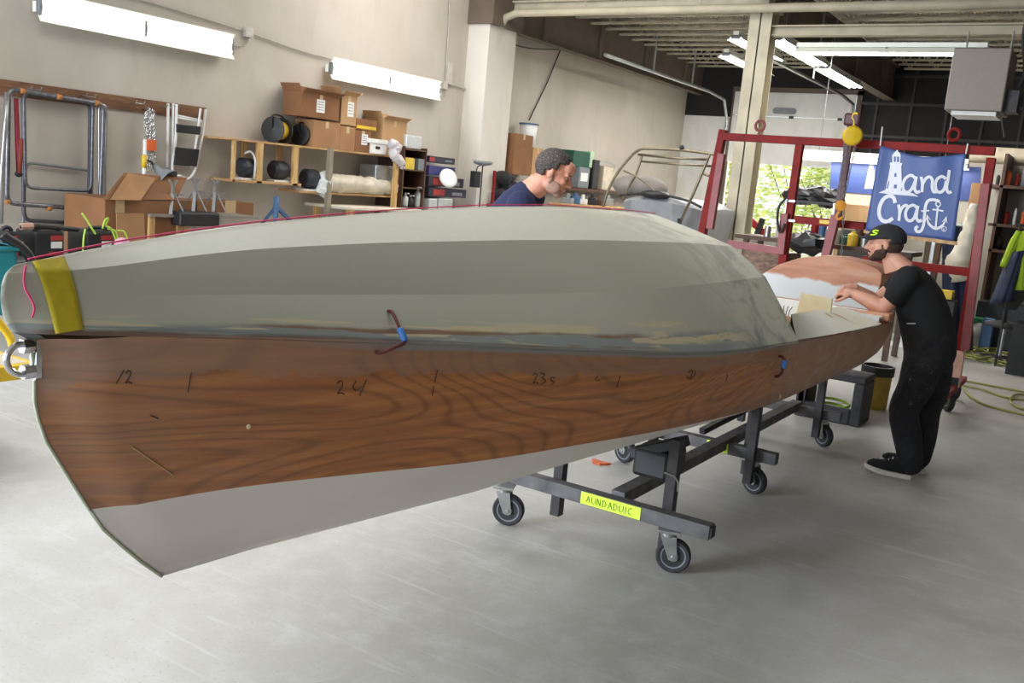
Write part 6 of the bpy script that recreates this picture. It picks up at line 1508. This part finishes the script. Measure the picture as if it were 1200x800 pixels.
for k in range(5): a = k*2*PI/5; q = Vector((c.x+.26*math.cos(a), YC+.15+.26*math.sin(a), .05)); m = MB(); m.bar((c.x, YC+.15, .08), q, .04, .03); m.cyl(q-Vector((.015, 0, .02)), q+Vector((.015, 0, -.02)), .028); m.build('leg', CHROME if k == 3 else IRON, t)
m = MB(); m.bar((c.x, YC+.12, .45), (c.x, YC, py(1178, 360, YC).z), .04, .02); m.build('back_support', IRON, t)
# hi-vis jacket on a hook stand
YJ = 12.4; t = thing('hi_vis_jacket', 'lime and navy hi-vis jacket hanging at the right picture edge', 'jacket', py(1190, 320, YJ))
HV = mat('hi_vis_lime', srgb(150, 176, 30), .8, var=.1)
def drape(L_, R_, nm, mm, dep=.1):
    rows = []
    for j in range(9):
        f = j/8; a = Vector((*poly_at([Vector((*p, 0)) for p in L_], f).xy,)); b = poly_at([Vector((*p, 0)) for p in R_], f).xy
        rows.append([py(a[0]+(b[0]-a[0])*i/12, a[1]+(b[1]-a[1])*i/12, YJ-dep*math.sin(PI*i/12))+Vector((0, .02*math.sin(i*2.1), 0)) for i in range(13)])
    m = MB(); m.grid(rows); o = m.build(nm, mm, t, smooth=True); s_ = o.modifiers.new('s', 'SOLIDIFY'); s_.thickness = .01; return o
drape([(1192, 270), (1184, 282), (1172, 312)], [(1200, 272), (1192, 292), (1180, 314)], 'sleeve', HV); drape([(1192, 272), (1186, 300), (1182, 340)], [(1216, 268), (1216, 300), (1214, 340)], 'jacket_body', HV, .14)
drape([(1184, 296), (1172, 325), (1160, 356)], [(1206, 292), (1198, 325), (1190, 352)], 'dark_lining', NAVYDOOR, .2)
m = MB(); m.cyl(py(1196, 262, YJ), (py(1196, 262, YJ).x, YJ, 0), .015); m.cyl(py(1190, 264, YJ), py(1214, 264, YJ), .012); m.build('hanger_stand', IRON, t)

# ---- clutter behind the gantry, in front of the open door
t = thing('sawhorse_bench', 'dusty plank bench under the gantry beyond the boat', 'bench', (-4.2, 11.5, 0)); z_ = py(910, 278, 11.5).z
a = py(870, 278, 11.5); b = py(1075, 290, 11.5)
m = MB(); m.lohi((a.x, 11.2, z_-.05), (b.x, 11.9, z_)); m.build('bench_top', DARKW, t)
for x in (a.x+.1, b.x-.15):
    for y in (11.25, 11.8): m = MB(); m.lohi((x, y, 0), (x+.06, y+.06, z_-.05)); m.build('leg', DARKW, t)
rr = random.Random(31); kinds = [('paint_can', 'can', STEEL), ('red_can', 'can', RED), ('yellow_bottle', 'bottle', YEL), ('white_tub', 'tub', WHITE), ('blue_can', 'can', BLUE), ('brown_jar', 'jar', DARKW), ('grey_tin', 'tin', GREYP), ('green_bottle', 'bottle', GREENB)]
places = ['behind the low red rail', 'left of the middle red leg', 'right of the middle red leg', 'below the yellow sticker', 'left of the front red strut', 'right of the front red strut', 'below the hanging chain', 'left of the cap brim', 'beside the capped man\'s face', 'farther right, under the banner', 'close behind the front strut']
for k, x in enumerate((898, 912, 945, 953, 962, 990, 999, 1006, 1013, 978, 970)):
    nm, ct, mm = kinds[(k*3) % 8]; c = py(x, 283, 11.35+.25*(k % 2)); r_ = rr.uniform(.04, .075); h_ = rr.uniform(.1, .26)
    m = MB(); m.lathe((c.x, c.y, z_), [(r_, 0), (r_, h_*.75), (r_*.45, h_*.88), (r_*.45, h_)] if ct == 'bottle' else [(r_, 0), (r_, h_), (r_*.9, h_), (r_*.9, h_+.01)], 14); m.build
    single(m, nm, mm, f'{nm.replace("_", " ")} on the dusty bench {places[k]}', ct, ang=.6)
standing('dark_cabinet', 'dark steel cabinet behind the leaning man and the gantry', 'cabinet', 985, 1045, 268, 13.2, mat('dusty_dark_cabinet', srgb(70, 66, 62), .8, var=.3), .5)
standing('cardboard_stack', 'stack of pale cartons below the smaller banner', 'box', 985, 1012, 238, 14.4, CARD3, .5)
standing('pale_locker', 'pale grey locker under the large banner', 'locker', 1040, 1092, 240, 14.2, mat('pale_locker', srgb(168, 162, 148), .7), .5)
standing('wood_offcuts', 'brown pile of wood offcuts behind the low red rail', 'wood', 872, 925, 291, 10.4, m_wood('offcut_wood', (70, 46, 32), (116, 80, 54), (170, 128, 92), (3, 3, 8), 4), .5)
for k, (x, y, rx) in enumerate(((940, 229, .28), (957, 227, .22), (972, 232, .2), (946, 286, .22))):
    c = py(x, y, 14.0 if k < 3 else 10.6); m = MB(); m.ell(c, (rx, .2, .13 if k < 3 else .12), n=12); rq = random.Random(k)
    for v in m.bm.verts: v.co += Vector([rq.uniform(-.03, .03) for _ in range(3)])
    single(m, 'dark_bag', BLACK, ['black bag on the rack seen through the gantry, left one', 'black bag on the rack seen through the gantry, middle one', 'black bag on the rack seen through the gantry, right one', 'dark bag on the bench below the yellow sticker'][k], 'bag')
t = thing('storage_rack', 'thin steel rack carrying black bags beside the open door', 'rack', (-5.0, 14.0, 0)); z_ = py(955, 236, 14.0).z
a = py(925, 238, 14.0); b = py(984, 240, 14.0); m = MB(); m.lohi((a.x, 13.8, z_-.04), (b.x, 14.3, z_)); m.build('rack_shelf', IRON, t)
for x in (a.x, b.x-.04): m = MB(); m.lohi((x, 13.8, 0), (x+.04, 13.84, z_)); m.build('rack_post', STEEL, t)
t = thing('red_lever_jack', 'red crossed lever jack with black handle seen through the open door', 'jack', (-5.2, 14.5, 0))
m = MB(); m.bar(py(880, 259, 14.5), py(900, 277, 14.5), .06, .1); m.build('red_arm', mat('bright_red', srgb(150, 26, 40), .5), t); m = MB(); m.bar(py(894, 256, 14.4), py(886, 277, 14.4), .06, .08); m.build('black_handle', BLACK, t)
q = py(890, 278, 14.45); m = MB(); m.lohi((q.x-.3, 14.3, 0), (q.x+.3, 14.7, q.z)); m.build('pedestal', mat('dusty_pedestal', srgb(150, 146, 138), .7), t)
t = thing('white_trestle', 'white trestle foot beside the leaning man', 'trestle', py(1046, 402, 8.6)); c = fl(1045, 405); t.location = c; ORG[t.name] = c.copy()
m = MB(); m.bar(fl(1033, 400, .03), fl(1060, 405, .03), .05, .05); m.build('foot_bar', WHITE, t); m = MB(); m.bar(fl(1057, 403, .03), fl(1057, 403, .03)+Vector((0, 0, .5)), .04, .04); m.build('upright', WHITE, t)
